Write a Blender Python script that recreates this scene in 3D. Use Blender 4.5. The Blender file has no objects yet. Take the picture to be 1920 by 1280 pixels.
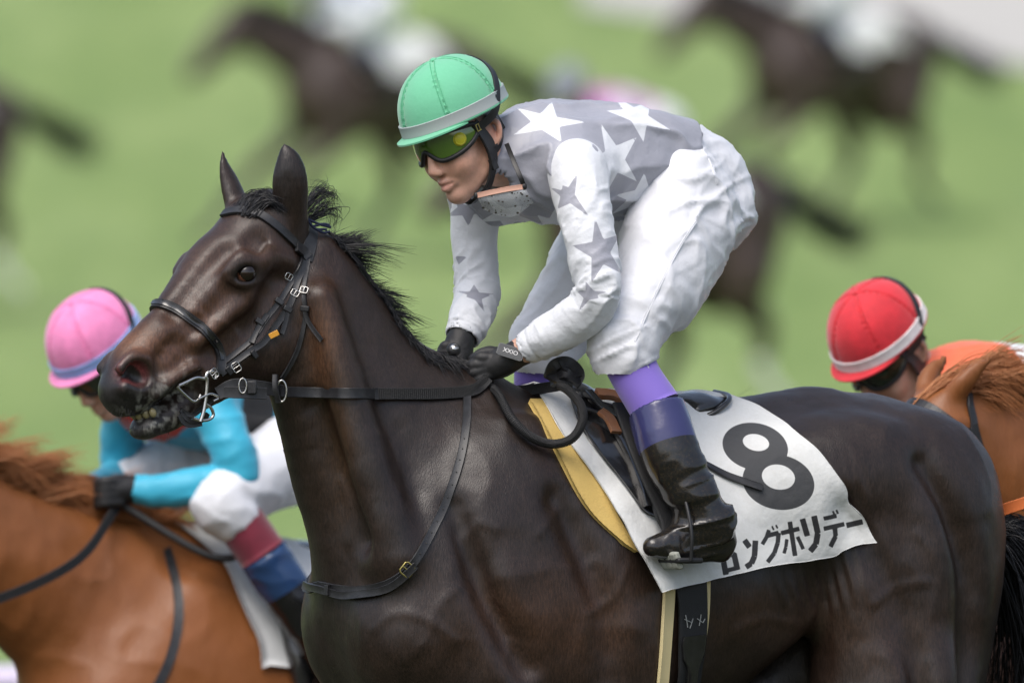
import bpy, math, random
import numpy as np
from mathutils import Vector, Matrix
from mathutils.bvhtree import BVHTree

# ------------------------------------------------------------------ camera, sky, sun, exposure
SC = bpy.context.scene
COL = SC.collection
PXM, DIST, CAMZ = 900.0, 30.0, 1.69          # pixels per metre at the focus distance, camera distance and height
cam_d = bpy.data.cameras.new('camera'); cam = bpy.data.objects.new('camera', cam_d); COL.objects.link(cam)
cam.location = (0, -DIST, CAMZ); cam.rotation_euler = (math.radians(90), 0, 0)
cam_d.sensor_width = 36.0; cam_d.lens = 36.0 * PXM * DIST / 1920.0
cam_d.clip_start = 1.0; cam_d.clip_end = 2000.0
cam_d.dof.use_dof = True; cam_d.dof.focus_distance = DIST - 0.16
cam_d.dof.aperture_fstop = cam_d.lens / 1000.0 / 0.128
SC.camera = cam
SUN_EL, SUN_AZ = math.radians(58), math.radians(205)
world = bpy.data.worlds.new('World'); SC.world = world; world.use_nodes = True
wn = world.node_tree.nodes; wl = world.node_tree.links
bg = wn['Background']
sky = wn.new('ShaderNodeTexSky'); sky.sky_type = 'NISHITA'; sky.sun_disc = False
sky.sun_elevation = SUN_EL; sky.sun_rotation = SUN_AZ; sky.air_density = 1.0; sky.dust_density = 4.0; sky.ozone_density = 1.0
hs = wn.new('ShaderNodeHueSaturation'); hs.inputs['Saturation'].default_value = 0.8
wl.new(sky.outputs[0], hs.inputs['Color']); wl.new(hs.outputs[0], bg.inputs['Color'])
bg.inputs['Strength'].default_value = 0.14
sun_d = bpy.data.lights.new('sun', 'SUN'); sun_d.energy = 1.3; sun_d.angle = math.radians(42); sun_d.color = (1.0, 0.975, 0.94)
sun = bpy.data.objects.new('sun', sun_d); COL.objects.link(sun)
_sd = Vector((math.sin(SUN_AZ) * math.cos(SUN_EL), math.cos(SUN_AZ) * math.cos(SUN_EL), math.sin(SUN_EL)))
sun.rotation_euler = _sd.to_track_quat('Z', 'Y').to_euler()
SC.view_settings.view_transform = 'Standard'; SC.view_settings.look = 'None'; SC.view_settings.gamma = 1.0
SC.view_settings.use_curve_mapping = False
SC.view_settings.exposure = 0.48
SC.render.engine = 'CYCLES'
SC.cycles.use_denoising = True
SC.cycles.max_bounces = 6; SC.cycles.transparent_max_bounces = 8
SC.cycles.caustics_reflective = False; SC.cycles.caustics_refractive = False

random.seed(7)
rng = np.random.default_rng(7)

# ------------------------------------------------------------------ frames: points by view position and depth
def W(px, py, w):
    k = (DIST + w) / DIST
    return np.array([(px - 960) / PXM * k, w, CAMZ + (640 - py) / PXM * k])
class Frame:
    """A vertical mid plane of a body: px0/w0 a point on it, deg its turn towards the camera."""
    def __init__(self, px0, w0, deg):
        self.u0 = (px0 - 960) / PXM * (DIST + w0) / DIST; self.w0 = w0
        a = math.radians(deg); self.c, self.s = math.cos(a), math.sin(a)
        self.F = np.array([-self.c, -self.s, 0]); self.L = np.array([self.s, -self.c, 0]); self.Z = np.array([0, 0, 1.0])
        self.O = np.array([self.u0, w0, 0.0])
    def __call__(self, px, py, l=0.0):
        w = self.w0
        for _ in range(6):
            k = (DIST + w) / DIST; u = (px - 960) / PXM * k
            f = (self.u0 - u + l * self.s) / self.c
            w = self.w0 - f * self.s - l * self.c
        return np.array([u, w, CAMZ + (640 - py) / PXM * (DIST + w) / DIST])
    def P(self, f, l, z): return self.O + self.F * f + self.L * l + self.Z * z
    def axes(self, pitch=0.0, roll=0.0):
        """rows: forward (pitched up by pitch degrees), lateral, up"""
        p = math.radians(pitch); f = self.F * math.cos(p) + self.Z * math.sin(p); z = -self.F * math.sin(p) + self.Z * math.cos(p)
        r = math.radians(roll); l = self.L * math.cos(r) + z * math.sin(r); z2 = -self.L * math.sin(r) + z * math.cos(r)
        return np.array([f, l, z2])
    def mirror(self, p):
        d = np.dot(np.asarray(p) - self.O, self.L); return np.asarray(p) - 2 * d * self.L

# ------------------------------------------------------------------ noise
def _hash(i, j, k, seed):
    h = (i * 374761393 + j * 668265263 + k * 2147483647 + seed * 1274126177) & 0xffffffff
    h = ((h ^ (h >> 13)) * 1274126177) & 0xffffffff
    h = ((h ^ (h >> 15)) * 2246822519) & 0xffffffff
    return ((h ^ (h >> 16)) & 0xffff) / 32767.5 - 1.0
def vnoise(p, seed=0):
    p = np.asarray(p, dtype=np.float64); i = np.floor(p).astype(np.int64); f = p - i; f = f * f * f * (f * (f * 6 - 15) + 10)
    r = 0
    for dx in (0, 1):
        for dy in (0, 1):
            for dz in (0, 1):
                wgt = (f[:, 0] if dx else 1 - f[:, 0]) * (f[:, 1] if dy else 1 - f[:, 1]) * (f[:, 2] if dz else 1 - f[:, 2])
                r = r + wgt * _hash(i[:, 0] + dx, i[:, 1] + dy, i[:, 2] + dz, seed)
    return r
def fbm(p, oct=3, seed=0):
    r = 0; a = 1.0; t = 0
    for o in range(oct): r = r + a * vnoise(p * (2 ** o) + o * 17.3, seed + o); t += a; a *= .5
    return r / t
def sstep(a, b, x): t = np.clip((x - a) / (b - a), 0, 1); return t * t * (3 - 2 * t)

# ------------------------------------------------------------------ solid modelling: distance fields -> meshes
def catmull(pts, n):
    """pts: m x c rows -> (m-1)*n+1 rows"""
    p = np.asarray(pts, float)
    if len(p) < 3:
        return np.array([p[0] + (p[-1] - p[0]) * t for t in np.linspace(0, 1, n + 1)])
    q = np.vstack([2 * p[0] - p[1], p, 2 * p[-1] - p[-2]]); out = []
    for i in range(1, len(q) - 2):
        for t in np.linspace(0, 1, n, endpoint=False):
            out.append(.5 * (2 * q[i] + (q[i + 1] - q[i - 1]) * t + (2 * q[i - 1] - 5 * q[i] + 4 * q[i + 1] - q[i + 2]) * t * t + (3 * q[i] - q[i - 1] - 3 * q[i + 1] + q[i + 2]) * t ** 3))
    out.append(p[-1]); return np.array(out)
def axis_pts(lo, hi, h, fine=()):
    x = lo; out = [lo]
    while x < hi:
        s = h
        for a, b, hf in fine:
            if a <= x <= b: s = min(s, hf)
            else:
                dd = a - x if x < a else x - b
                s = min(s, hf + dd * .12)
        x += s; out.append(x)
    return np.array(out, dtype=np.float32)
class Vox:
    def __init__(self, xs, ys, zs):
        self.a = [xs, ys, zs]; self.d = np.full((len(xs), len(ys), len(zs)), 1.0, np.float32)
    def _sl(self, lo, hi):
        s = []
        for c in range(3):
            i0 = max(0, int(np.searchsorted(self.a[c], lo[c])) - 1); i1 = min(len(self.a[c]), int(np.searchsorted(self.a[c], hi[c])) + 1)
            if i1 <= i0: return None
            s.append(slice(i0, i1))
        return tuple(s)
    def _xyz(self, s):
        return (self.a[0][s[0]][:, None, None], self.a[1][s[1]][None, :, None], self.a[2][s[2]][None, None, :])
    def _mix(self, s, b, k, op):
        a = self.d[s]
        if op == 'add':
            r = np.minimum(a, b)
            if k > 0: h = np.maximum(k - np.abs(a - b), 0) / k; r -= h * h * k * .25
        elif op == 'sub':
            b = -b; r = np.maximum(a, b)
            if k > 0: h = np.maximum(k - np.abs(a - b), 0) / k; r += h * h * k * .25
        elif op == 'and':
            r = np.maximum(a, b)
        self.d[s] = r
    def ell(self, c, r, A=None, k=.03, op='add'):
        c = np.asarray(c, float); r = np.asarray(r, float); m = max(r) + k + .02
        s = self._sl(c - m, c + m)
        if s is None: return
        X, Y, Z = self._xyz(s); X = X - c[0]; Y = Y - c[1]; Z = Z - c[2]
        A = np.eye(3) if A is None else A
        q = [(A[i][0] * X + A[i][1] * Y + A[i][2] * Z) / r[i] for i in range(3)]
        k0 = np.sqrt(q[0] ** 2 + q[1] ** 2 + q[2] ** 2) + 1e-9
        k1 = np.sqrt((q[0] / r[0]) ** 2 + (q[1] / r[1]) ** 2 + (q[2] / r[2]) ** 2) + 1e-9
        self._mix(s, (k0 * (k0 - 1) / k1).astype(np.float32), k, op)
    def tube(self, pts, rad, k=.03, op='add', q=1.0, lat=None, n=4, kk=None):
        """pts m x 3, rad m; q scales the section along lat"""
        pr = catmull(np.column_stack([np.asarray(pts, float), np.asarray(rad, float)]), n)
        P, R = pr[:, :3], np.maximum(pr[:, 3], .0005)
        m = R.max() * max(1, q) + k + .02
        s = self._sl(P.min(0) - m, P.max(0) + m)
        if s is None: return
        X, Y, Z = self._xyz(s); shp = np.broadcast_shapes(X.shape, Y.shape, Z.shape)
        best = None
        if lat is not None: g = 1.0 / q - 1.0
        for i in range(len(P) - 1):
            a, b = P[i], P[i + 1]; ba = b - a
            mm = max(R[i], R[i + 1]) * max(1, q) + k + .02
            dx, dy, dz = X - a[0], Y - a[1], Z - a[2]
            if lat is not None:
                ls = (dx * lat[0] + dy * lat[1] + dz * lat[2]) * g; bl = np.dot(ba, lat) * g
                dx = dx + ls * lat[0]; dy = dy + ls * lat[1]; dz = dz + ls * lat[2]; ba = ba + bl * np.asarray(lat)
            L2 = max(np.dot(ba, ba), 1e-12)
            t = np.clip((dx * ba[0] + dy * ba[1] + dz * ba[2]) / L2, 0, 1)
            d = np.sqrt((dx - ba[0] * t) ** 2 + (dy - ba[1] * t) ** 2 + (dz - ba[2] * t) ** 2) - (R[i] + (R[i + 1] - R[i]) * t)
            best = d if best is None else np.minimum(best, d)
        if lat is not None: best = best * (1 + min(q, 1)) / 2
        self._mix(s, best.astype(np.float32), k, op)
    def plane(self, p, n):
        """keep the side opposite to n"""
        X, Y, Z = self._xyz((slice(None),) * 3); n = np.asarray(n, float) / np.linalg.norm(n)
        b = (X - p[0]) * n[0] + (Y - p[1]) * n[1] + (Z - p[2]) * n[2]
        self.d = np.maximum(self.d, b.astype(np.float32))
    def mesh(self, smooth=2):
        d = self.d; xs, ys, zs = self.a; S = d < 0
        nx, ny, nz = d.shape
        c = [S[i:nx - 1 + i, j:ny - 1 + j, k:nz - 1 + k] for i in (0, 1) for j in (0, 1) for k in (0, 1)]
        al = c[0].copy(); an = c[0].copy()
        for q in c[1:]: al &= q; an |= q
        act = an & ~al
        idx = np.full(act.shape, -1, np.int64); I, J, K = np.nonzero(act); idx[I, J, K] = np.arange(len(I))
        acc = np.zeros((len(I), 3)); cnt = np.zeros(len(I))
        ax = [xs.astype(float), ys.astype(float), zs.astype(float)]
        for axis in range(3):
            o = [a for a in range(3) if a != axis]
            for p in (0, 1):
                for q in (0, 1):
                    off = [0, 0, 0]; off[o[0]] = p; off[o[1]] = q
                    i0 = (I + off[0], J + off[1], K + off[2]); o2 = list(off); o2[axis] = 1; i1 = (I + o2[0], J + o2[1], K + o2[2])
                    d0, d1 = d[i0], d[i1]; m = (d0 < 0) != (d1 < 0)
                    t = np.where(m, d0 / np.where(m, d0 - d1, 1), 0)
                    pos = np.stack([ax[b][i0[b]] for b in range(3)], 1)
                    pos[:, axis] += t * (ax[axis][i1[axis]] - ax[axis][i0[axis]])
                    acc += pos * m[:, None]; cnt += m
        V = acc / np.maximum(cnt, 1)[:, None]
        F = []
        for axis in range(3):
            sl0 = [slice(1, -1)] * 3; sl0[axis] = slice(0, -1); sl1 = [slice(1, -1)] * 3; sl1[axis] = slice(1, None)
            a, b = S[tuple(sl0)], S[tuple(sl1)]; m = a != b
            i = list(np.nonzero(m)); flip = a[m]
            for q in range(3):
                if q != axis: i[q] = i[q] + 1
            o = [(axis + 1) % 3, (axis + 2) % 3]
            def cell(p, q):
                e = [i[0].copy(), i[1].copy(), i[2].copy()]; e[o[0]] -= p; e[o[1]] -= q
                return idx[e[0], e[1], e[2]]
            Q = np.stack([cell(1, 1), cell(0, 1), cell(0, 0), cell(1, 0)], 1)
            Q[~flip] = Q[~flip][:, ::-1]; F.append(Q)
        F = np.vstack(F); F = F[(F >= 0).all(1)]
        return smooth_mesh(V, F, smooth), F
def edges_of(F):
    E = np.vstack([F[:, [i, (i + 1) % F.shape[1]]] for i in range(F.shape[1])]); E = np.sort(E, 1)
    return np.unique(E[:, 0] * np.int64(10 ** 9) + E[:, 1])
def smooth_mesh(V, F, it):
    if it <= 0: return V
    e = edges_of(F); a, b = e // 10 ** 9, e % 10 ** 9; n = len(V)
    deg = np.bincount(a, minlength=n) + np.bincount(b, minlength=n)
    for s in range(it):
        for lam in (.5, -.52):
            D = np.stack([np.bincount(a, V[b, c], n) + np.bincount(b, V[a, c], n) for c in range(3)], 1) / np.maximum(deg, 1)[:, None] - V
            V = V + lam * D
    return V
def vnormals(V, F):
    n = np.cross(V[F[:, 2]] - V[F[:, 0]], V[F[:, 3]] - V[F[:, 1]]) if F.shape[1] == 4 else np.cross(V[F[:, 1]] - V[F[:, 0]], V[F[:, 2]] - V[F[:, 0]])
    N = np.zeros_like(V)
    for c in range(3):
        for q in range(F.shape[1]): N[:, c] += np.bincount(F[:, q], n[:, c], len(V))
    return N / (np.linalg.norm(N, axis=1)[:, None] + 1e-12)
def px_of(V):
    k = (V[:, 1] + DIST) / DIST
    return 960 + V[:, 0] / k * PXM, 640 - (V[:, 2] - CAMZ) / k * PXM

# ------------------------------------------------------------------ objects
def mesh_np(name, V, F, smooth=True):
    V = np.asarray(V, float); F = np.asarray(F, np.int64); me = bpy.data.meshes.new(name); q = F.shape[1]
    me.vertices.add(len(V)); me.vertices.foreach_set('co', V.astype(np.float32).ravel())
    me.loops.add(len(F) * q); me.loops.foreach_set('vertex_index', F.astype(np.int32).ravel())
    me.polygons.add(len(F)); me.polygons.foreach_set('loop_start', np.arange(0, len(F) * q, q, dtype=np.int32))
    me.update(calc_edges=True); me.validate()
    if smooth: me.polygons.foreach_set('use_smooth', np.ones(len(me.polygons), bool))
    return me
def attr(me, name, data):
    data = np.asarray(data, np.float32)
    if data.ndim == 1:
        a = me.attributes.new(name, 'FLOAT', 'POINT'); a.data.foreach_set('value', data)
    else:
        a = me.attributes.new(name, 'FLOAT_COLOR', 'POINT'); a.data.foreach_set('color', np.column_stack([data, np.ones(len(data))]).astype(np.float32).ravel())
def obj(name, me, mat=None, parent=None):
    o = bpy.data.objects.new(name, me); COL.objects.link(o)
    if mat is not None: me.materials.clear(); me.materials.append(mat)
    if parent is not None: o.parent = parent; o.matrix_parent_inverse = parent.matrix_world.inverted()
    return o
def empty(name, loc=(0, 0, 0)):
    o = bpy.data.objects.new(name, None); o.location = loc; COL.objects.link(o); o.empty_display_size = .1
    o.matrix_world = Matrix.Translation(Vector(loc)); return o
def tag(o, label, cat, group=None):
    o['label'] = label; o['category'] = cat
    if group: o['group'] = group
    return o
class Geo:
    """collects quads/tris of small hard parts"""
    def __init__(self): self.v = []; self.f = []
    def add(self, V, F):
        b = sum(len(x) for x in self.v); self.v.append(np.asarray(V, float)); self.f += [[i + b for i in q] for q in F]; return self
    def build(self, name, mat, parent=None, smooth=True, bevel=0):
        me = bpy.data.meshes.new(name); me.from_pydata(np.vstack(self.v).tolist(), [], self.f); me.update()
        if smooth:
            me.polygons.foreach_set('use_smooth', np.ones(len(me.polygons), bool)); me.set_sharp_from_angle(angle=math.radians(38))
        o = obj(name, me, mat, parent)
        if bevel:
            m = o.modifiers.new('bevel', 'BEVEL'); m.width = bevel; m.segments = 2; m.limit_method = 'ANGLE'
        return o
def unit(v): v = np.asarray(v, float); return v / (np.linalg.norm(v) + 1e-12)
def sweep(P, N, half_w, half_t, prof=None, closed=False, r=None):
    """strap along P with normals N: a rounded rectangular section (or a round one with r)"""
    P = np.asarray(P, float); n = len(P)
    T = np.gradient(P, axis=0)
    if closed: T = np.roll(P, -1, 0) - np.roll(P, 1, 0)
    T /= np.linalg.norm(T, axis=1)[:, None] + 1e-12
    B = np.cross(T, N); B /= np.linalg.norm(B, axis=1)[:, None] + 1e-12; N2 = np.cross(B, T)
    if prof is None:
        a, t = 1.0, 1.0
        prof = [(-1, -1), (-1, .55), (-.90, 1), (-.74, .86), (.74, .86), (.90, 1), (1, .55), (1, -1)]
    hw = np.broadcast_to(half_w, (n,)); ht = np.broadcast_to(half_t, (n,)); m = len(prof)
    V = np.vstack([[P[i] + B[i] * hw[i] * x + N2[i] * ht[i] * y for x, y in prof] for i in range(n)])
    F = []
    for i in range(n if closed else n - 1):
        j = (i + 1) % n
        for k in range(m): F.append([i * m + k, i * m + (k + 1) % m, j * m + (k + 1) % m, j * m + k])
    if not closed: F.append(list(range(m))); F.append(list(range((n - 1) * m, n * m))[::-1])
    return V, F
CIRC = [(math.cos(t), math.sin(t)) for t in np.linspace(0, 2 * math.pi, 13)[:-1]]
def pipe(P, r, closed=False, n=None):
    P = np.asarray(P, float); T = np.gradient(P, axis=0); up = np.array([.31, -.8, .52]); N = np.array([unit(np.cross(t, np.cross(up, t))) for t in T])
    return sweep(P, N, r, r, CIRC, closed)
def box(c, ax, h):
    c = np.asarray(c, float); V = [c + ax[0] * sx * h[0] + ax[1] * sy * h[1] + ax[2] * sz * h[2] for sx in (-1, 1) for sy in (-1, 1) for sz in (-1, 1)]
    return V, [[0, 1, 3, 2], [4, 6, 7, 5], [0, 4, 5, 1], [2, 3, 7, 6], [0, 2, 6, 4], [1, 5, 7, 3]]
def sphere(c, r, A=None, nu=16, nv=10):
    r = np.broadcast_to(r, (3,)); A = np.eye(3) if A is None else A; V = []; F = []
    for j in range(nv + 1):
        th = math.pi * j / nv
        for i in range(nu):
            ph = 2 * math.pi * i / nu; q = np.array([math.sin(th) * math.cos(ph), math.sin(th) * math.sin(ph), math.cos(th)]) * r
            V.append(np.asarray(c) + q[0] * A[0] + q[1] * A[1] + q[2] * A[2])
    for j in range(nv):
        for i in range(nu): F.append([j * nu + i, (j + 1) * nu + i, (j + 1) * nu + (i + 1) % nu, j * nu + (i + 1) % nu])
    return V, F
CAMP = Vector((0, -DIST, CAMZ))
class Surf:
    def __init__(self, V, F): self.b = BVHTree.FromPolygons([tuple(v) for v in V.tolist()], F.tolist())
    def hit(self, px, py):
        d = Vector(W(px, py, 0)) - CAMP; h = self.b.ray_cast(CAMP, d.normalized())
        return (None, None) if h[0] is None else (np.array(h[0]), np.array(h[1]))
    def near(self, p):
        h = self.b.find_nearest(Vector(p)); return np.array(h[0]), np.array(h[1])
    def line(self, pts, n=8, lift=.002, smooth=3):
        """a polyline in view positions laid onto the surface -> points, normals"""
        q = catmull(np.array(pts, float), n); P = []; N = []
        for x, y in q:
            p, m = self.hit(x, y)
            if p is None: continue
            P.append(p + m * lift); N.append(m)
        P, N = np.array(P), np.array(N)
        for _ in range(smooth):
            P[1:-1] = (P[:-2] + 2 * P[1:-1] + P[2:]) / 4; N[1:-1] = (N[:-2] + 2 * N[1:-1] + N[2:]) / 4
        N /= np.linalg.norm(N, axis=1)[:, None]
        return P, N
    def snap(self, pts, lift=.002, smooth=3):
        P = []; N = []
        for p in pts:
            a, m = self.near(p); P.append(a + m * lift); N.append(m)
        P, N = np.array(P), np.array(N)
        for _ in range(smooth):
            P[1:-1] = (P[:-2] + 2 * P[1:-1] + P[2:]) / 4; N[1:-1] = (N[:-2] + 2 * N[1:-1] + N[2:]) / 4
        N /= np.linalg.norm(N, axis=1)[:, None]
        return P, N

# ------------------------------------------------------------------ materials
def mat(name, col=(.5, .5, .5), rough=.5, spec=.5, metal=0.0, attr_col=None, noise=None, bump=None, sheen=0, coat=0, coat_rough=.1, mask=None, emit=None, sss=0, rvar=None, vmul=None):
    m = bpy.data.materials.new(name); m.use_nodes = True; nt = m.node_tree; N, L = nt.nodes, nt.links; b = N['Principled BSDF']
    b.inputs['Roughness'].default_value = rough; b.inputs['Specular IOR Level'].default_value = spec; b.inputs['Metallic'].default_value = metal
    b.inputs['Base Color'].default_value = (*col, 1)
    b.inputs['Sheen Weight'].default_value = sheen; b.inputs['Coat Weight'].default_value = coat; b.inputs['Coat Roughness'].default_value = coat_rough
    if sss: b.inputs['Subsurface Weight'].default_value = sss; b.inputs['Subsurface Radius'].default_value = (.012, .005, .003)
    tc = N.new('ShaderNodeTexCoord'); src = None
    if attr_col:
        a = N.new('ShaderNodeAttribute'); a.attribute_name = attr_col; src = a.outputs['Color']
    if noise:     # list of (scale, strength, colour)
        for sc, st, c2 in noise:
            nz = N.new('ShaderNodeTexNoise'); nz.inputs['Detail'].default_value = 6; nz.inputs['Roughness'].default_value = .65
            mp = N.new('ShaderNodeMapping'); L.new(tc.outputs['Object'], mp.inputs['Vector'])
            mp.inputs['Scale'].default_value = (sc, sc, sc) if np.isscalar(sc) else sc
            nz.inputs['Scale'].default_value = 1.0; L.new(mp.outputs[0], nz.inputs['Vector'])
            mr = N.new('ShaderNodeMapRange'); mr.inputs['From Min'].default_value = .42; mr.inputs['From Max'].default_value = .72; mr.inputs['To Max'].default_value = st
            L.new(nz.outputs['Fac'], mr.inputs['Value'])
            mx = N.new('ShaderNodeMix'); mx.data_type = 'RGBA'; L.new(mr.outputs[0], mx.inputs['Factor'])
            if src is None: mx.inputs['A'].default_value = (*col, 1)
            else: L.new(src, mx.inputs['A'])
            mx.inputs['B'].default_value = (*c2, 1); src = mx.outputs['Result']
    if vmul:      # list of (scale, low, high): uneven tone of the same colour
        for sc, lo_, hi_ in vmul:
            nz = N.new('ShaderNodeTexNoise'); nz.inputs['Detail'].default_value = 5; nz.inputs['Roughness'].default_value = .65; nz.inputs['Scale'].default_value = 1.0
            mp = N.new('ShaderNodeMapping'); L.new(tc.outputs['Object'], mp.inputs['Vector']); mp.inputs['Scale'].default_value = (sc, sc, sc) if np.isscalar(sc) else sc
            L.new(mp.outputs[0], nz.inputs['Vector'])
            mr = N.new('ShaderNodeMapRange'); mr.inputs['From Min'].default_value = .32; mr.inputs['From Max'].default_value = .68; mr.inputs['To Min'].default_value = lo_; mr.inputs['To Max'].default_value = hi_
            L.new(nz.outputs['Fac'], mr.inputs['Value'])
            vm = N.new('ShaderNodeVectorMath'); vm.operation = 'SCALE'
            if src is None: vm.inputs[0].default_value = col
            else: L.new(src, vm.inputs[0])
            L.new(mr.outputs[0], vm.inputs['Scale']); src = vm.outputs[0]
    if mask:      # printed pattern: the stored distance to its outline, cut at zero
        for an, c2 in mask:
            a = N.new('ShaderNodeAttribute'); a.attribute_name = an
            mr = N.new('ShaderNodeMapRange'); mr.inputs['From Min'].default_value = -.0006; mr.inputs['From Max'].default_value = .0006
            L.new(a.outputs['Fac'], mr.inputs['Value'])
            mx = N.new('ShaderNodeMix'); mx.data_type = 'RGBA'
            L.new(mr.outputs[0], mx.inputs['Factor'])
            if src is None: mx.inputs['A'].default_value = (*col, 1)
            else: L.new(src, mx.inputs['A'])
            mx.inputs['B'].default_value = (*c2, 1); src = mx.outputs['Result']
    if rvar:      # (scale, low, high): patches of sheen
        nz = N.new('ShaderNodeTexNoise'); nz.inputs['Detail'].default_value = 8; nz.inputs['Roughness'].default_value = .7; nz.inputs['Scale'].default_value = rvar[0]; L.new(tc.outputs['Object'], nz.inputs['Vector'])
        mr = N.new('ShaderNodeMapRange'); mr.inputs['From Min'].default_value = .3; mr.inputs['From Max'].default_value = .7; mr.inputs['To Min'].default_value = rvar[1]; mr.inputs['To Max'].default_value = rvar[2]
        L.new(nz.outputs['Fac'], mr.inputs['Value']); L.new(mr.outputs[0], b.inputs['Roughness'])
    if src is not None: L.new(src, b.inputs['Base Color'])
    if bump:      # list of (scale, strength, distance)
        prev = None
        for sc, st, dist in bump:
            nz = N.new('ShaderNodeTexNoise'); nz.inputs['Detail'].default_value = 4; nz.inputs['Scale'].default_value = 1.0
            mp = N.new('ShaderNodeMapping'); L.new(tc.outputs['Object'], mp.inputs['Vector'])
            mp.inputs['Scale'].default_value = (sc, sc, sc) if np.isscalar(sc) else sc
            L.new(mp.outputs[0], nz.inputs['Vector'])
            bp = N.new('ShaderNodeBump'); bp.inputs['Strength'].default_value = st; bp.inputs['Distance'].default_value = dist
            L.new(nz.outputs['Fac'], bp.inputs['Height'])
            if prev is not None: L.new(prev, bp.inputs['Normal'])
            prev = bp.outputs['Normal']
        L.new(prev, b.inputs['Normal'])
    return m
# ------------------------------------------------------------------ the dark bay racehorse in front
B = Frame(920, 0.0, 28)             # body mid plane
H = Frame(495, -0.225, 35)          # head mid plane
def build_horse_field():
    z0 = -0.02
    xs = axis_pts(-1.02, 1.35, .0088, [(-.88, -.36, .0042), (.56, .78, .0055)])
    ys = axis_pts(-.72, .95, .0095, [(-.60, -.10, .0048)])
    zs = axis_pts(z0, 2.14, .013, [(1.46, 2.12, .0045), (.98, 1.46, .0075)])
    v = Vox(xs, ys, zs)
    bA = B.axes
    bp = lambda f, l, z: B.P(f, l, z)
    L = B.L
    # trunk
    v.ell(bp(-.25, 0, 1.195), (.60, .275, .335), bA(3), k=.05)
    v.ell(bp(.02, 0, 1.14), (.35, .235, .37), bA(-8), k=.10)
    v.tube([bp(.20, 0, 1.48), bp(.02, 0, 1.525), bp(-.2, 0, 1.50), bp(-.5, 0, 1.485), bp(-.75, 0, 1.49)], [.07, .065, .06, .07, .08], k=.12)
    v.ell(bp(-.88, 0, .72), (.45, .7, .42), bA(), k=.05, op='sub')
    v.ell(bp(-.80, 0, 1.36), (.37, .25, .22), bA(-6), k=.08)
    for s in (1, -1):
        v.ell(bp(-.62, s * .165, 1.40), (.10, .06, .08), bA(), k=.12)
        v.ell(bp(-.945, s * .125, 1.23), (.20, .135, .30), bA(12), k=.06)
        v.ell(bp(-.90, s * .145, 1.03), (.20, .12, .34), bA(4), k=.07)
        v.ell(bp(.10, s * .145, 1.25), (.14, .075, .29), bA(22), k=.13)
        v.ell(bp(.235, s * .125, 1.09), (.12, .095, .13), bA(), k=.10)
        v.ell(bp(.0, s * .19, 1.06), (.17, .075, .15), bA(35), k=.09)
        v.ell(bp(-.20, s * .175, 1.02), (.16, .10, .18), bA(), k=.08)
    for s in (1, -1):
        v.ell(bp(-.76, s * .165, 1.41), (.16, .085, .12), bA(-8), k=.04)
        v.ell(bp(-.91, s * .185, 1.20), (.085, .085, .25), bA(8), k=.032)
        v.ell(bp(-1.035, s * .125, 1.20), (.085, .075, .26), bA(6), k=.032)
        v.ell(bp(-.80, s * .185, 1.14), (.095, .075, .22), bA(-6), k=.035)
        v.ell(bp(-.04, s * .195, 1.15), (.105, .075, .21), bA(34), k=.032)
        v.ell(bp(.085, s * .185, 1.20), (.065, .060, .22), bA(24), k=.030)
        v.ell(bp(.20, s * .11, 1.02), (.12, .09, .11), bA(), k=.035)
        v.ell(bp(-.16, s * .21, 1.16), (.10, .075, .20), bA(12), k=.05)
    # legs (near hind pushing back, far hind reaching forward, forelegs folded and reaching)
    def leg(pts, rad, k=.04): v.tube(pts, rad, k=k, n=3)
    leg([bp(-.88, .15, .95), bp(-.80, .16, .78), bp(-1.02, .14, .56), bp(-1.12, .13, .36), bp(-1.26, .13, .10), bp(-1.22, .13, .04)], [.16, .115, .062, .04, .036, .045], .06)
    leg([bp(-.80, -.15, 1.0), bp(-.58, -.16, .80), bp(-.66, -.14, .53), bp(-.52, -.13, .32), bp(-.36, -.13, .10), bp(-.30, -.13, .04)], [.16, .11, .062, .04, .036, .045], .06)
    leg([bp(.10, .15, .98), bp(.12, .15, .80), bp(.30, .14, .58), bp(.16, .14, .36), bp(-.04, .14, .34)], [.12, .085, .055, .038, .045], .06)
    leg([bp(.14, -.15, .98), bp(.24, -.15, .80), bp(.50, -.14, .56), bp(.66, -.13, .26), bp(.76, -.13, .09), bp(.82, -.13, .05)], [.12, .08, .055, .038, .034, .045], .06)
    # neck
    v.tube([B(566, 590), B(655, 752), B(760, 895), B(820, 985)], [.118, .158, .225, .25], k=.07, q=.66, lat=L, n=5)
    v.tube([B(596, 474), B(678, 596), B(765, 695), B(870, 748)], [.042, .045, .05, .065], k=.07)
    v.tube([B(566, 716), B(608, 860), B(665, 1000), B(705, 1110)], [.04, .055, .08, .10], k=.06, q=.9, lat=L)
    v.tube([B(600, 560, .085), B(640, 700, .105), B(690, 880, .135), B(740, 1040, .16)], [.03, .04, .05, .06], k=.05)
    v.tube([B(592, 760, .075), B(630, 880, .10), B(680, 1010, .14)], [.010, .013, .013], k=.05, op='sub')
    # muscle grooves of the shoulder and hind quarter
    v.tube([bp(.20, .222, 1.34), bp(.145, .254, 1.16), bp(.07, .284, 1.02)], [.006, .013, .014], k=.06, op='sub')
    v.tube([bp(-.02, .258, 1.36), bp(-.10, .292, 1.18), bp(-.13, .302, 1.0)], [.006, .012, .014], k=.06, op='sub')
    v.tube([bp(-.70, .252, 1.34), bp(-.80, .287, 1.20), bp(-.855, .291, 1.04), bp(-.87, .288, .92)], [.008, .014, .015, .013], k=.06, op='sub')
    v.tube([bp(-.90, .236, 1.43), bp(-.985, .249, 1.25), bp(-1.0, .252, 1.08), bp(-.98, .25, .95)], [.006, .013, .014, .013], k=.06, op='sub')
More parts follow.
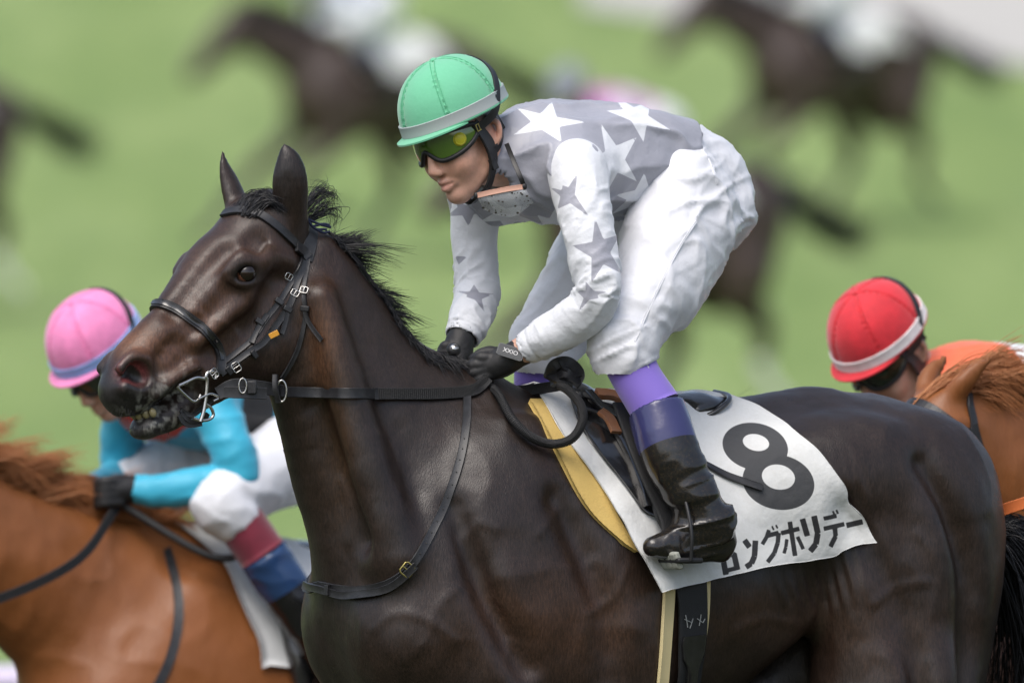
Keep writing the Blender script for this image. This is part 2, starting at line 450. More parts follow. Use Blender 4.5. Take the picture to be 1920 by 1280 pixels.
    v.tube([bp(-.655, .26, 1.18), bp(-.665, .27, 1.08), bp(-.66, .27, .98), bp(-.64, .25, .88)], [.006, .020, .045, .07], k=.04, op='sub')
    # head
    hl = H.L
    v.ell(H(494, 438), (.10, .078, .085), H.axes(-40), k=.04)
    v.tube([H(478, 452), H(410, 520), H(352, 580)], [.078, .082, .06], k=.03, q=1.02, lat=hl)
    v.tube([H(360, 575), H(300, 632), H(258, 676)], [.055, .048, .043], k=.03, q=.88, lat=hl)
    v.tube([H(300, 640), H(250, 700), H(236, 728)], [.05, .056, .052], k=.03, q=.95, lat=hl)
    v.tube([H(228, 735), H(236, 752)], [.038, .033], k=.025, q=1.25, lat=hl)
    v.tube([H(350, 665), H(300, 700), H(262, 738)], [.045, .042, .030], k=.03, q=1.1, lat=hl)         # upper lip side
    v.tube([H(278, 797), H(316, 778), H(360, 744), H(430, 690), H(490, 650)], [.026, .033, .038, .058, .085], k=.02, q=1.05, lat=hl)    # lower jaw, chin
    v.ell(H(272, 800), (.034, .034, .021), H.axes(-30), k=.015)
    for s in (1, -1):
        v.ell(H(500 + 46 * (s - 1) * .5, 618, s * .045), (.105, .038, .105), H.axes(-45), k=.05)           # jowl
        v.tube([H(430 + 60 * (s - 1) * .5, 650, s * .045), H(380 + 50 * (s - 1) * .5, 690, s * .035)], [.045, .035], k=.04)
        o = 47 * (s - 1)                                                                                  # far side shifted in view
        v.tube([H(462 + o, 560, s * .080), H(415 + o, 605, s * .074), H(370 + o, 640, s * .060)], [.013, .010, .007], k=.04)   # facial crest
        v.tube([H(428 + o, 508, s * .085), H(452 + o, 484, s * .095), H(486 + o, 490, s * .090)], [.010, .015, .014], k=.035)   # brow
        v.ell(H(462 + o, 512, s * .080), (.036, .022, .032), H.axes(-45), k=.03)
        v.tube([H(500 + o, 480, s * .084), H(540 + o, 490, s * .075)], [.012, .012], k=.04)                # zygomatic arch to ear
        v.ell(H(478 + o, 452, s * .083), (.020, .012, .013), H.axes(-40), k=.03, op='sub')               # hollow above the eye
        v.tube([H(450 + o, 620, s * .088), H(405 + o, 668, s * .075)], [.008, .009], k=.045, op='sub')
        # nostril: a flared rim with a deep opening
        n = 17 * (s - 1)
        v.tube([H(226 + n, 690, s * .046), H(250 + n, 670, s * .050), H(279 + n, 678, s * .048), H(286 + n, 706, s * .046), H(264 + n, 733, s * .044), H(234 + n, 727, s * .046)], [.012, .014, .013, .012, .012, .012], k=.018)
    v.tube([H(500, 560, .098), H(470, 625, .092), H(430, 668, .078)], [.007, .010, .008], k=.035, op='sub')       # edge of the cheek muscle
    v.tube([H(425, 470, .062), H(375, 520, .056), H(325, 585, .044)], [.008, .009, .007], k=.035, op='sub')       # side of the nasal bone
    v.tube([H(330, 640, .058), H(300, 668, .055), H(296, 700, .052)], [.006, .008, .006], k=.025, op='sub')
    v.tube([H(360, 690, .060), H(325, 712, .056), H(290, 742, .050)], [.010, .011, .010], k=.02)
    v.tube([H(372, 700, .060), H(330, 728, .058), H(300, 752, .050)], [.004, .006, .005], k=.012, op='sub')
    v.tube([H(495, 455, .080), H(486, 470, .086), H(474, 478, .090)], [.004, .006, .004], k=.012, op='sub')
    e = H(458, 513, .098)
    v.ell(e + hl * .012, (.021, .022, .0165), H.axes(-20), k=.008, op='sub')
    v.ell(H(256, 702, .050) + hl * .006, (.030, .024, .0225), H.axes(35), k=.010, op='sub')
    v.ell(H(216, 702, -.046) - hl * .006, (.0235, .028, .0165), H.axes(40), k=.012, op='sub')
    up = [(432, 523, .090), (445, 500, .100), (461, 493, .104), (478, 500, .100), (487, 514, .090)]
    lo = [(432, 523, .090), (445, 532, .098), (461, 534, .100), (478, 527, .098), (487, 514, .090)]
    v.tube([H(*p) for p in up], [.004, .0065, .007, .006, .004], k=.008)
    v.tube([H(*p) for p in lo], [.004, .0055, .006, .005, .004], k=.008)
    # mouth: a gap between the lips
    v.tube([H(205, 797), H(232, 789), H(256, 780)], [.009, .008, .005], k=.008, op='sub', q=4, lat=hl)
    for s in (1, -1):
        o = 26 * (s - 1)
        v.tube([H(238 + o, 789, s * .028), H(275 + o, 772, s * .043), H(320 + o, 746, s * .052), H(350 + o, 724, s * .055), H(370 + o, 708, s * .055)], [.009, .0085, .0075, .006, .003], k=.008, op='sub', q=1.5, lat=hl)
    # ears
    pe = lambda pts, rad, **kw: v.tube([H(*p) for p in pts], rad, **kw)
    pe([(548, 420, .055), (546, 392, .068), (544, 345, .078), (542, 305, .080), (533, 272, .078)], [.032, .034, .037, .026, .004], k=.022, q=.66, lat=unit(H.L + .5 * H.F))
    pe([(538, 398, .105), (538, 350, .112), (537, 308, .106)], [.010, .0225, .008], k=.008, op='sub', q=.95, lat=unit(H.L + .5 * H.F))
    pe([(450, 400, -.055), (442, 378, -.064), (431, 345, -.076), (421, 312, -.082), (417, 284, -.084)], [.026, .029, .024, .013, .003], k=.022, q=.6, lat=unit(H.L - .3 * H.F))
    pe([(428, 370, -.040), (421, 335, -.055), (418, 310, -.065)], [.008, .012, .006], k=.008, op='sub', q=.8, lat=unit(H.L - .3 * H.F))
    return v
hv, hf = build_horse_field().mesh(2)
hn = vnormals(hv, hf)
hx, hy = px_of(hv)
# skin over muscle: soft ripples, wrinkles at the flank and veins
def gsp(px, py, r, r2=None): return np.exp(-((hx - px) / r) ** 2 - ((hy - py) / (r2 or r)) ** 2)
rip = fbm(hv * np.array([7, 7, 5.]), 3, 3) * .006 + fbm(hv * np.array([17, 17, 11.]), 2, 13) * .0013 * sstep(600, 720, hx)
rip += fbm(hv * 22, 2, 9) * .0012 * sstep(400, 700, hx)
fold = np.sin((hx * .92 - hy * .25) * .30 + 2.2 * vnoise(hv * 9, 5)) * np.clip(gsp(1575, 1085, 45, 55) + .8 * gsp(1600, 960, 28, 90) + .7 * gsp(1500, 1110, 60, 30), 0, 1)
fold *= (hn[:, 1] < -.2)
rip += fold * .0024
rip += (1 - np.abs(vnoise(hv * np.array([11, 11, 7.]), 33))) ** 3 * .0026 * sstep(560, 760, hx)
def vein(pts, wd, amp):
    q = catmull(np.array(pts, float), 8); d = np.full(len(hv), 1e9)
    m = (hx > q[:, 0].min() - 20) & (hx < q[:, 0].max() + 20) & (hy > q[:, 1].min() - 20) & (hy < q[:, 1].max() + 20) & (hn[:, 1] < .1)
    P = np.column_stack([hx[m], hy[m]]); dd = np.full(len(P), 1e9)
    for a, b in zip(q[:-1], q[1:]):
        t = np.clip(((P - a) @ (b - a)) / max((b - a) @ (b - a), 1e-9), 0, 1); dd = np.minimum(dd, np.linalg.norm(P - a - t[:, None] * (b - a), axis=1))
    d[m] = dd; return np.exp(-(d / wd) ** 2) * amp
for pts in ([(455, 640), (430, 610), (395, 600), (360, 615), (330, 640)], [(350, 690), (330, 662), (300, 655)], [(400, 620), (380, 590), (350, 580)]):
    rip += vein(pts, 6, .0028)
for pts in ([(870, 1010), (900, 980), (930, 990)], [(1100, 1060), (1118, 1050), (1125, 1060)], [(760, 1240), (800, 1200), (820, 1140), (860, 1100)], [(1640, 1130), (1680, 1100), (1740, 1090)], [(1600, 950), (1650, 1000), (1700, 1120)], [(1010, 1000), (1040, 960), (1050, 930)], [(700, 1180), (740, 1150), (800, 1160), (850, 1200)], [(930, 1120), (960, 1160), (950, 1230)], [(640, 900), (660, 960), (655, 1020)], [(1380, 1180), (1430, 1160), (1490, 1170)], [(1720, 1000), (1760, 1060), (1750, 1150)], [(1100, 1150), (1150, 1120), (1180, 1060)]):
    rip += vein(pts, 9, .0022)
rip *= np.where((hx < 620) & (hy < 840), .45, 1.0)
hv = hv + hn * rip[:, None]
hn = vnormals(hv, hf)
horse_surf = Surf(hv, hf)
# coat colour: black-brown with tan at muzzle, brow, throat and elbow; dark skin round eye, nostril and lips
def mixc(c, w, t): return c * (1 - w[:, None]) + np.array(t) * w[:, None]
cc = np.tile(np.array([.0205, .0126, .0096]), (len(hv), 1))
cc = mixc(cc, np.clip(gsp(400, 540, 140, 140) * .95, 0, 1), (.066, .034, .0225))
cc = mixc(cc, np.clip(gsp(250, 640, 70, 35), 0, 1) * .85, (.19, .082, .038))
cc = mixc(cc, np.clip(gsp(300, 690, 60, 40), 0, 1) * .6, (.12, .052, .027))
cc = mixc(cc, np.clip(gsp(375, 610, 55, 50), 0, 1) * .7, (.10, .046, .024))
cc = mixc(cc, np.clip(gsp(520, 480, 45, 50), 0, 1) * .5, (.05, .024, .013))
cc = mixc(cc, np.clip(gsp(606, 640, 28, 110), 0, 1) * .85, (.10, .043, .019))
cc = mixc(cc, np.clip(gsp(640, 840, 26, 130), 0, 1) * .6, (.07, .034, .015))
cc = mixc(cc, np.clip(gsp(600, 780, 60, 200), 0, 1) * .3, (.030, .018, .009))
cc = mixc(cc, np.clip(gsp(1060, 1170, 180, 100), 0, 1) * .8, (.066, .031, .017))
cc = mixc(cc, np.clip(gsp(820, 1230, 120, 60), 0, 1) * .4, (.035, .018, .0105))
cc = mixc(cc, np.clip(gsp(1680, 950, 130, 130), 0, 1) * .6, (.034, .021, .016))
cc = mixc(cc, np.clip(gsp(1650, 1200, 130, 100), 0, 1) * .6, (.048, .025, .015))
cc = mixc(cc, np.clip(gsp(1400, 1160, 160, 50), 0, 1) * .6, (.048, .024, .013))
cc = mixc(cc, np.clip(gsp(255, 703, 38, 34) * 1.3 + gsp(230, 760, 60, 26) * 1.2 + gsp(195, 715, 24, 40) * 1.1, 0, 1) * .9, (.020, .019, .020))
cc = mixc(cc, np.clip(gsp(290, 805, 70, 26) * 1.2, 0, 1) * .9, (.035, .033, .032))
cc = mixc(cc, np.clip(gsp(295, 788, 60, 22) + gsp(330, 735, 40, 26) + gsp(262, 758, 30, 16), 0, 1) * .75 * sstep(-.1, .5, vnoise(hv * 85, 4) + .5 * vnoise(hv * 200, 6)), (.42, .41, .36))
cc = mixc(cc, np.clip(gsp(458, 513, 34, 24) * 1.4, 0, 1) * .9, (.010, .009, .009))
ins = np.clip(gsp(248, 698, 21, 18) * 1.6, 0, 1) * sstep(.85, .55, hn @ H.L)
cc = mixc(cc, np.clip(ins, 0, 1), (.40, .10, .10))
cc = mixc(cc, np.clip(gsp(532, 335, 26, 80), 0, 1) * .8, (.008, .006, .006))
cc *= .85 * (1 + .35 * fbm(hv * 14, 3, 21))[:, None]
cc = np.clip(cc, .002, 1)
M = {}
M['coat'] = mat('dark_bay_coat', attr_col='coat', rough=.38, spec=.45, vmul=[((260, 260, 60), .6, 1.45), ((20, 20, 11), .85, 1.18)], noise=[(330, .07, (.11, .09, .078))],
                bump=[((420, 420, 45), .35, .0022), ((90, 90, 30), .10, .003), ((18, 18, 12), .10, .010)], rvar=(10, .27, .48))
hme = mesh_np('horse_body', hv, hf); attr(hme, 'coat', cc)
horse = empty('racehorse', (B.O[0] + .3, .15, 0))
tag(horse, 'dark bay racehorse with black mane and bridle, carrying number 8 cloth', 'horse')
horse_body = obj('body', hme, M['coat'], horse)
# eye
M['eye'] = mat('eye_dark', (.012, .006, .004), rough=.03, spec=.7)
M['iris'] = mat('eye_iris', (.06, .022, .01), rough=.15, spec=.6)
M['eyewhite'] = mat('eye_rim', (.14, .06, .035), rough=.15)
for s in (1, -1):
    c = H(458 + 47 * (s - 1), 513, s * .088)
    ax = np.array([H.F, np.cross(H.L * s, H.F), H.L * s])
    vd = unit(H.L * s + np.array([0, -.45 if s > 0 else .2, 0]))
    ax2 = np.array([unit(np.cross(vd, H.Z)), H.Z, vd])
    eb = Geo().add(*sphere(c, .0225, ax, 24, 16)).build('eyeball', M['eyewhite'], horse)
    Geo().add(*sphere(c + vd * .0015 + np.array([.0018, 0, .0016]), (.0227, .0224, .0226), ax2, 24, 16)).build('cornea', M['eye'], eb)
# teeth
M['teeth'] = mat('horse_teeth', (.34, .29, .16), rough=.3, noise=[(60, .6, (.33, .26, .10))])
tg = Geo()
for i in range(6):
    l = (i - 2.5) * .0135
    c = H(254 + (i - 2.5) * 8 + abs(i - 2.5) * 5, 780 - abs(i - 2.5) * 2.6, l)
    tg.add(*sphere(c, (.008, .0072, .0105), H.axes(-25), 10, 8))
tg.build('teeth', M['teeth'], horse)
# ------------------------------------------------------------------ riders: a head with its helmet and goggles, in axes (forward, near side, up)
def dirs(yaw, pitch, roll):
    a, p = math.radians(yaw), math.radians(pitch)
    f = np.array([-math.cos(a) * math.cos(p), -math.sin(a) * math.cos(p), -math.sin(p)])
    l = np.array([math.sin(a), -math.cos(a), 0]); u = np.cross(l, f); u = u if u[2] > 0 else -u
    r = math.tan(math.radians(roll)); u2 = unit(u - l * r); l2 = unit(l + u * r)
    return np.array([f, l2, u2])
def head_into(v, c, A, neck_to=None, nr=.055):
    q = lambda x, y, z: c + A[0] * x + A[1] * y + A[2] * z
    v.ell(q(-.005, 0, .04), (.092, .073, .088), A, k=.02)
    v.ell(q(.042, 0, -.025), (.054, .049, .080), A, k=.025)
    for s in (1, -1):
        v.tube([q(-.012, s * .053, -.035), q(.02, s * .042, -.072), q(.062, s * .010, -.098)], [.017, .015, .014], k=.025)
        v.ell(q(.055, s * .038, -.026), (.030, .024, .030), A, k=.03)
        v.tube([q(.088, s * .012, .026), q(.070, s * .046, .022)], [.010, .010], k=.02)
        v.ell(q(.102, s * .0115, -.035), (.009, .007, .007), A, k=.008)
        v.tube([q(-.016, s * .074, .028), q(-.028, s * .087, .014), q(-.024, s * .085, -.012), q(-.012, s * .074, -.028)], [.006, .0065, .006, .0065], k=.008)
        v.ell(q(-.014, s * .072, .0), (.012, .006, .022), A, k=.008)
    v.ell(q(.074, 0, -.095), (.016, .017, .014), A, k=.02)
    v.tube([q(.092, 0, .015), q(.103, 0, -.012), q(.108, 0, -.029)], [.009, .0095, .0110], k=.012)
    v.tube([q(.084, .021, -.064), q(.096, .006, -.058), q(.096, -.006, -.058), q(.084, -.021, -.064)], [.004, .0065, .0065, .004], k=.008)
    v.tube([q(.083, .019, -.067), q(.094, .006, -.073), q(.094, -.006, -.073), q(.083, -.019, -.067)], [.004, .0065, .0065, .004], k=.008)
    v.tube([q(.088, .022, -.0655), q(.104, 0, -.0650), q(.088, -.022, -.0655)], [.002, .0036, .002], k=.003, op='sub')
    if neck_to is not None:
        v.tube([q(-.03, 0, -.01), q(-.035, 0, -.06), neck_to], [nr, nr * .95, nr], k=.03)
def ring(c, A, rx, ry, z, n=48, a0=0, a1=360):
    t = np.radians(np.linspace(a0, a1, n, endpoint=abs(a1 - a0) < 359))
    return np.array([c + A[0] * rx * math.cos(x) + A[1] * ry * math.sin(x) + A[2] * z for x in t])
def helmet(parent, c, A, cap, band, mats, z0=.058, rx=.122, ry=.107, h=.120, strap=True, full=True):
    """a cloth-covered skull cap: dome of gores, band, small peak, button"""
    c = c + A[0] * -.004
    nu, nv = 96, 26; V = []; star = []
    for j in range(nv + 1):
        t = j / nv * math.pi / 2
        for i in range(nu):
            a = 2 * math.pi * i / nu
            rr = math.cos(t) ** .86; zz = math.sin(t) ** .95
            seam = min(abs(((a + .26) % (math.pi / 3)) - 0), math.pi / 3 - ((a + .26) % (math.pi / 3)))
            dz = -.0034 * math.exp(-(seam * max(rr, .05) / .022) ** 2) + .0030 * math.exp(-(seam / .10) ** 2) * math.sin(j * 2.9 + 2 * math.sin(i)) * (rr > .25)
            V.append(c + A[0] * (rx + dz) * rr * math.cos(a) + A[1] * (ry + dz) * rr * math.sin(a) + A[2] * (z0 + (h + dz) * zz))
    F = [[j * nu + i, j * nu + (i + 1) % nu, (j + 1) * nu + (i + 1) % nu, (j + 1) * nu + i] for j in range(nv) for i in range(nu)]
    ho = Geo().add(V, F).build('helmet', mats[cap], parent)
    P = ring(c, A, rx + .0005, ry + .0005, z0 + .006, 64); N = np.array([unit(p - c - A[2] * z0) for p in P])
    Geo().add(*sweep(P, N, .0125, .0028, closed=True)).build('band', mats[band], ho)
    P = ring(c, A, rx, ry, z0 - .0075, 64); N = np.array([unit(p - c - A[2] * z0) for p in P])
    Geo().add(*sweep(P, N, .004, .004, CIRC, closed=True)).build('rim', mats[cap], ho)
    # peak in front
    g = []; m = 25
    for i in range(m):
        a = math.radians(-62 + 124 * i / (m - 1)); out = .026 * math.cos(math.radians((-62 + 124 * i / (m - 1)) * 1.4))
        p = c + A[0] * rx * math.cos(a) + A[1] * ry * math.sin(a) + A[2] * (z0 - .006); d = unit(A[0] * math.cos(a) + A[1] * math.sin(a))
        g += [p - d * .004 + A[2] * .0015, p + d * out - A[2] * (.006) + A[2] * .001, p + d * out - A[2] * .0085, p - d * .004 - A[2] * .0015]
    F = [[4 * i + k, 4 * i + (k + 1) % 4, 4 * i + 4 + (k + 1) % 4, 4 * i + 4 + k] for i in range(m - 1) for k in range(4)]
    Geo().add(g, F).build('peak', mats[cap], ho)
    Geo().add(*sphere(c + A[2] * (z0 + h), (.008, .008, .0045), A, 12, 8)).build('button', mats[cap], ho)
    def dome(a, t): return c + A[0] * rx * math.cos(t) ** .86 * math.cos(a) + A[1] * ry * math.cos(t) ** .86 * math.sin(a) + A[2] * (z0 + h * math.sin(t) ** .95)
    for k in range(6):
        st = Geo(); a0 = k * math.pi / 3 - .26
        for off in (-.0045, .0045):
            for q in range(34):
                t = .16 + q * .038; da = off / (rx * max(math.cos(t), .06)); p0_, p1_ = dome(a0 + da, t), dome(a0 + da, t + .024); n_ = unit(p0_ - c - A[2] * z0)
                st.add(*box((p0_ + p1_) / 2 + n_ * .0002, np.array([unit(p1_ - p0_), np.cross(n_, unit(p1_ - p0_)), n_]), (.0014, .0006, .0006)))
        sg_ = st.build('seam_stitching', mats['stitch'] if cap == 'greencap' else mats[cap], ho); sg_['kind'] = 'stuff'
    return ho
def goggles(parent, c, A, mats, disc=True, simple=False):
    n = 41; top = []; bot = []; cen = []
    go = empty('goggles', c); go.parent = parent; go.matrix_parent_inverse = parent.matrix_world.inverted()
    ph = np.radians(np.linspace(-78, 78, n)); nz = 7; V = []
    for p in ph:
        d = math.degrees(abs(p)); zt = .044 - .010 * (d / 78) ** 3; zb = -.014 + .030 * math.exp(-(d / 13) ** 2) + .030 * (d / 78) ** 4
        for j in range(nz):
            z = zb + (zt - zb) * j / (nz - 1); bul = 1 + .03 * math.sin(math.pi * j / (nz - 1))
            V.append(c + A[0] * (.108 * bul * math.cos(p) + .002) + A[1] * .084 * bul * math.sin(p) + A[2] * z)
    V = np.array(V); F = [[i * nz + j, (i + 1) * nz + j, (i + 1) * nz + j + 1, i * nz + j + 1] for i in range(n - 1) for j in range(nz - 1)]
    Geo().add(V, F).build('lens', mats['lens'], go)
    loop = np.vstack([V[nz - 1::nz], V[::nz][::-1]])
    loop = np.array([(loop[i - 1] + 2 * loop[i] + loop[(i + 1) % len(loop)]) / 4 for i in range(len(loop))])
    N = np.array([unit(p - c) for p in loop])
    Geo().add(*sweep(loop, N, .0055, .0055, CIRC, closed=True)).build('goggle_frame', mats['rubber'], go)
    # elastic strap round the helmet back
    hc = c - A[0] * .004 + A[2] * .058
    for s in (1, -1):
        pts = [c + A[0] * .022 + A[1] * s * .088 + A[2] * .022, c + A[0] * -.018 + A[1] * s * .106 + A[2] * .040]
        for aa, el in ((112, 8), (128, 22), (146, 36), (165, 46), (180, 49)):
            a_, e_ = math.radians(aa), math.radians(el)
            pts.append(hc + (A[0] * .122 * math.cos(a_) + A[1] * s * .107 * math.sin(a_)) * math.cos(e_) ** .86 * 1.02 + A[2] * .120 * math.sin(e_) ** .95 * 1.02)
        P = catmull(pts, 6); N = np.array([unit(p - c - A[2] * .03) for p in P])
        Geo().add(*sweep(P, N, .0085, .0015)).build('elastic_strap', mats['rubber'], go)
    if disc:
        p = math.radians(52); d = unit(A[0] * math.cos(p) * .8 + A[1] * math.sin(p)); q = c + A[0] * .1115 * math.cos(p) + A[1] * .087 * math.sin(p) + A[2] * .017
        AA = np.array([unit(np.cross(A[2], d)), A[2], d])
        dg = Geo().add(*sphere(q, (.0145, .0145, .005), AA, 24, 8)).build('vent_disc', mats['yellow'], go)
        P = np.array([q + d * .003 + AA[0] * .0105 * math.cos(t) + AA[1] * .0105 * math.sin(t) for t in np.linspace(0, 2 * math.pi, 24, endpoint=False)])
        Geo().add(*pipe(P, .0012, True)).build('vent_ring', mats['yellow'], dg)
        b0 = c + A[0] * .02 + A[1] * .088 + A[2] * .024; bg_ = Geo()
        for dz in (-.007, .007): bg_.add(*pipe(np.array([b0 + A[2] * dz + A[0] * x for x in (-.008, 0, .012)]), .0012))
        for dx in (-.008, .004, .012): bg_.add(*pipe(np.array([b0 + A[2] * z + A[0] * dx + A[1] * .001 for z in (-.007, 0, .007)]), .0012))
        bg_.build('strap_buckle', mats['brass'], go)
    return go
def harness(parent, c, A, mats):
    g = empty('chin_harness', c); g.parent = parent; g.matrix_parent_inverse = parent.matrix_world.inverted()
    for s in (1, -1):
        pts = [c + A[0] * .028 + A[1] * s * .084 + A[2] * .036, c + A[0] * .012 + A[1] * s * .082 + A[2] * -.004, c + A[0] * .006 + A[1] * s * .078 + A[2] * -.034, c + A[0] * .012 + A[1] * s * .071 + A[2] * -.066, c + A[0] * .030 + A[1] * s * .050 + A[2] * -.104, c + A[0] * .042 + A[2] * -.126]
        P = catmull(pts, 6); N = np.array([unit(p - c - A[0] * .02) for p in P])
        hw = np.interp(np.arange(len(P)), [0, 8, 14, 20, 30], [.010, .015, .015, .011, .009])
        Geo().add(*sweep(P, N, hw, .0028)).build('chin_strap', mats['rubber'], g)
        pts = [c + A[0] * -.045 + A[1] * s * .074 + A[2] * .030, c + A[0] * -.036 + A[1] * s * .077 + A[2] * -.012, c + A[0] * -.014 + A[1] * s * .076 + A[2] * -.034, c + A[0] * .010 + A[1] * s * .074 + A[2] * -.036]
        P = catmull(pts, 6); N = np.array([unit(p - c) for p in P])
        Geo().add(*sweep(P, N, .010, .0025)).build('ear_strap', mats['rubber'], g)
        p = c + A[0] * .012 + A[1] * s * .074 + A[2] * -.062
        Geo().add(*box(p, np.array([A[0], unit(A[1] * s - .3 * A[2]), A[2]]), (.009, .004, .012))).build('clip', mats['plastic'], g, bevel=.002)
    P = catmull([c + A[0] * -.07 + A[1] * .05 + A[2] * .01, c + A[0] * -.088 + A[2] * .005, c + A[0] * -.07 + A[1] * -.05 + A[2] * .01], 6)
    Geo().add(*sweep(P, np.array([unit(p - c) for p in P]), .022, .004)).build('nape_pad', mats['rubber'], g)
    return g
M['skin'] = mat('skin', (.60, .35, .25), rough=.45, sss=.15, noise=[(60, .35, (.40, .19, .13))], bump=[(700, .15, .0006)])
M['rubber'] = mat('black_rubber', (.012, .012, .013), rough=.45)
M['plastic'] = mat('black_plastic', (.01, .01, .011), rough=.3)
M['lens'] = mat('green_lens', (.085, .175, .018), rough=.04, spec=.9, coat=1, coat_rough=.03)
M['yellow'] = mat('yellow_plastic', (.50, .47, .03), rough=.35)
M['brass'] = mat('brass', (.55, .45, .16), rough=.3, metal=1)
M['steel'] = mat('steel', (.55, .54, .52), rough=.22, metal=1, bump=[(300, .1, .001)])
M['greencap'] = mat('mint_cap_cloth', (.15, .50, .30), rough=.75, spec=.3, sheen=.4, noise=[(18, .25, (.125, .45, .265)), (160, .25, (.18, .54, .34))], bump=[((900, 900, 900), .2, .0006), (34, .45, .003), (110, .3, .0012)])
M['stitch'] = mat('stitch_green', (.085, .42, .22), rough=.8)
M['greyband'] = mat('grey_band', (.36, .40, .40), rough=.6, bump=[(600, .2, .0005)])
M['blackhair'] = mat('black_hair', (.010, .009, .009), rough=.42, spec=.4)
MASKW = (.74, .76, .80); GREYS = (.335, .342, .395)
cloth_b = [((900, 900, 900), .15, .0004), (60, .35, .003), (20, .5, .009)]
M['vest'] = mat('grey_silk', GREYS, rough=.38, spec=.5, sheen=.2, mask=[('star', MASKW)], noise=[(8, .12, (.40, .41, .45))], bump=cloth_b)
M['sleeve'] = mat('white_silk', MASKW, rough=.5, sheen=.2, mask=[('star', GREYS)], noise=[(90, .10, (.6, .62, .64))], bump=cloth_b)
M['nylon'] = mat('white_nylon', (.74, .75, .79), rough=.42, spec=.5, sheen=.1, noise=[(120, .10, (.62, .63, .63))], bump=[((30, 30, 18), .45, .006), (80, .3, .002)])
M['purple'] = mat('purple_sock', (.19, .125, .50), rough=.75, sheen=.3, bump=[((300, 300, 900), .3, .001)], mask=[('logo', (.8, .8, .85))])
M['glove'] = mat('black_glove', (.014, .014, .015), rough=.55, mask=[('grey', (.13, .135, .14))], bump=[(500, .4, .0012)], noise=[(30, .3, (.03, .03, .032))])
M['glovegrey'] = mat('grey_glove', (.16, .165, .17), rough=.7, bump=[(700, .5, .001)])
M['boot'] = mat('boot_patent', (.009, .009, .010), rough=.20, spec=.5, coat=.3, coat_rough=.1, mask=[('blue', (.035, .037, .12))], noise=[(160, .6, (.05, .035, .02))],
                bump=[((18, 18, 26), .25, .006), (60, .2, .002)])

# ------------------------------------------------------------------ the rider in grey silks
T = Frame(1000, .03, 36)
HA = dirs(45, 22, 8.5); HC = W(868, 262, -.085)
rider = empty('person', tuple(B.P(-.25, 0, 1.0)))
tag(rider, 'jockey in grey starred silks, mint green helmet and green goggles, leaning over the bay horse', 'person')
ns = np.array
def limb(v, pts, k=.03, n=4, g=0.0):
    v.tube([p[0] for p in pts], [p[1] + g for p in pts], k=k, n=n)
near_arm = [(W(1082, 318, -.105), .064), (W(1096, 400, -.15), .056), (W(1113, 480, -.175), .052), (W(1122, 553, -.185), .050), (W(1070, 606, -.15), .0465), (W(1020, 634, -.12), .041), (W(985, 655, -.10), .034)]
far_arm = [(W(893, 380, .125), .056), (W(890, 450, .13), .050), (W(894, 515, .12), .047), (W(895, 550, .105), .048), (W(882, 595, .07), .046), (W(866, 634, .04), .037)]
near_leg = [(B(1272, 362, .09), .096), (B(1250, 448, .14), .091), (B(1218, 540, .19), .083), (B(1178, 625, .225), .071), (B(1171, 655, .235), .063)]
near_shin = [(B(1172, 650, .235), .056), (B(1190, 700, .25), .046), (B(1230, 765, .285), .048), (B(1258, 850, .325), .050), (B(1295, 925, .345), .042), (B(1326, 975, .35), .038)]
far_leg = [(B(1205, 372, -.09), .115), (B(1135, 470, -.15), .100), (B(1085, 555, -.20), .085), (B(1030, 630, -.225), .072), (B(1018, 660, -.23), .062)]
far_shin = [(B(1016, 655, -.23), .055), (B(1010, 700, -.245), .046), (B(1010, 765, -.285), .048), (B(1000, 850, -.325), .050), (B(1002, 925, -.345), .042), (B(1020, 975, -.35), .038)]
torso = [(T(972, 292), .088), (T(1035, 302), .118), (T(1110, 306), .124), (T(1185, 308), .115), (T(1250, 318), .112)]
# body: head, neck, trunk, arms, hands, legs in one skin
v = Vox(axis_pts(-.32, .52, .011, [(-.20, .0, .0034)]), axis_pts(-.42, .66, .011, [(-.21, .02, .0034)]), axis_pts(1.22, 2.22, .011, [(1.96, 2.20, .0036)]))
head_into(v, HC, HA, T(962, 292))
v.tube([t[0] for t in torso], [t[1] - .022 for t in torso], k=.04, q=1.25, lat=T.L)
for a in (near_arm, far_arm, near_leg, far_leg, near_shin, far_shin): limb(v, a, g=-.017)
limb(v, [(W(1010, 640, -.115), .030), (W(978, 658, -.098), .027), (W(940, 676, -.085), .026), (W(910, 690, -.08), .016)])
limb(v, [(W(876, 606, .06), .022), (W(862, 640, .035), .022), (W(852, 662, .02), .018)])
for s in (0, 1):
    f0 = (near_shin, far_shin)[s][-1][0]; limb(v, [(f0, .03), (f0 + B.F * .02 - B.Z * .03, .025), (f0 + B.F * .08 - B.Z * .05, .012)])
bv, bf = v.mesh(2); bn = vnormals(bv, bf)
bme = mesh_np('rider_body', bv, bf)
loc = (bv - HC) @ HA.T
sk = np.tile(ns([.73, .42, .295]), (len(bv), 1))
def mixs(w, t):
    global sk
    sk = sk * (1 - w[:, None]) + ns(t) * w[:, None]
g3 = lambda x, y, z, r: np.exp(-(((loc[:, 0] - x) ** 2 + (loc[:, 1] - y) ** 2 + (loc[:, 2] - z) ** 2) / r ** 2))
mixs(np.clip(g3(.092, 0, -.066, .018) * 1.1, 0, 1) * (np.abs(loc[:, 2] + .066) < .012), (.62, .27, .22))
mixs(g3(.07, .04, -.03, .03) * .35 + g3(.112, 0, -.03, .016) * .35 + g3(-.015, .08, 0, .03) * .6, (.78, .38, .29))
mixs(np.clip(sstep(.05, -.02, loc[:, 0]) * sstep(.0, .035, loc[:, 2]), 0, 1), (.012, .010, .009))
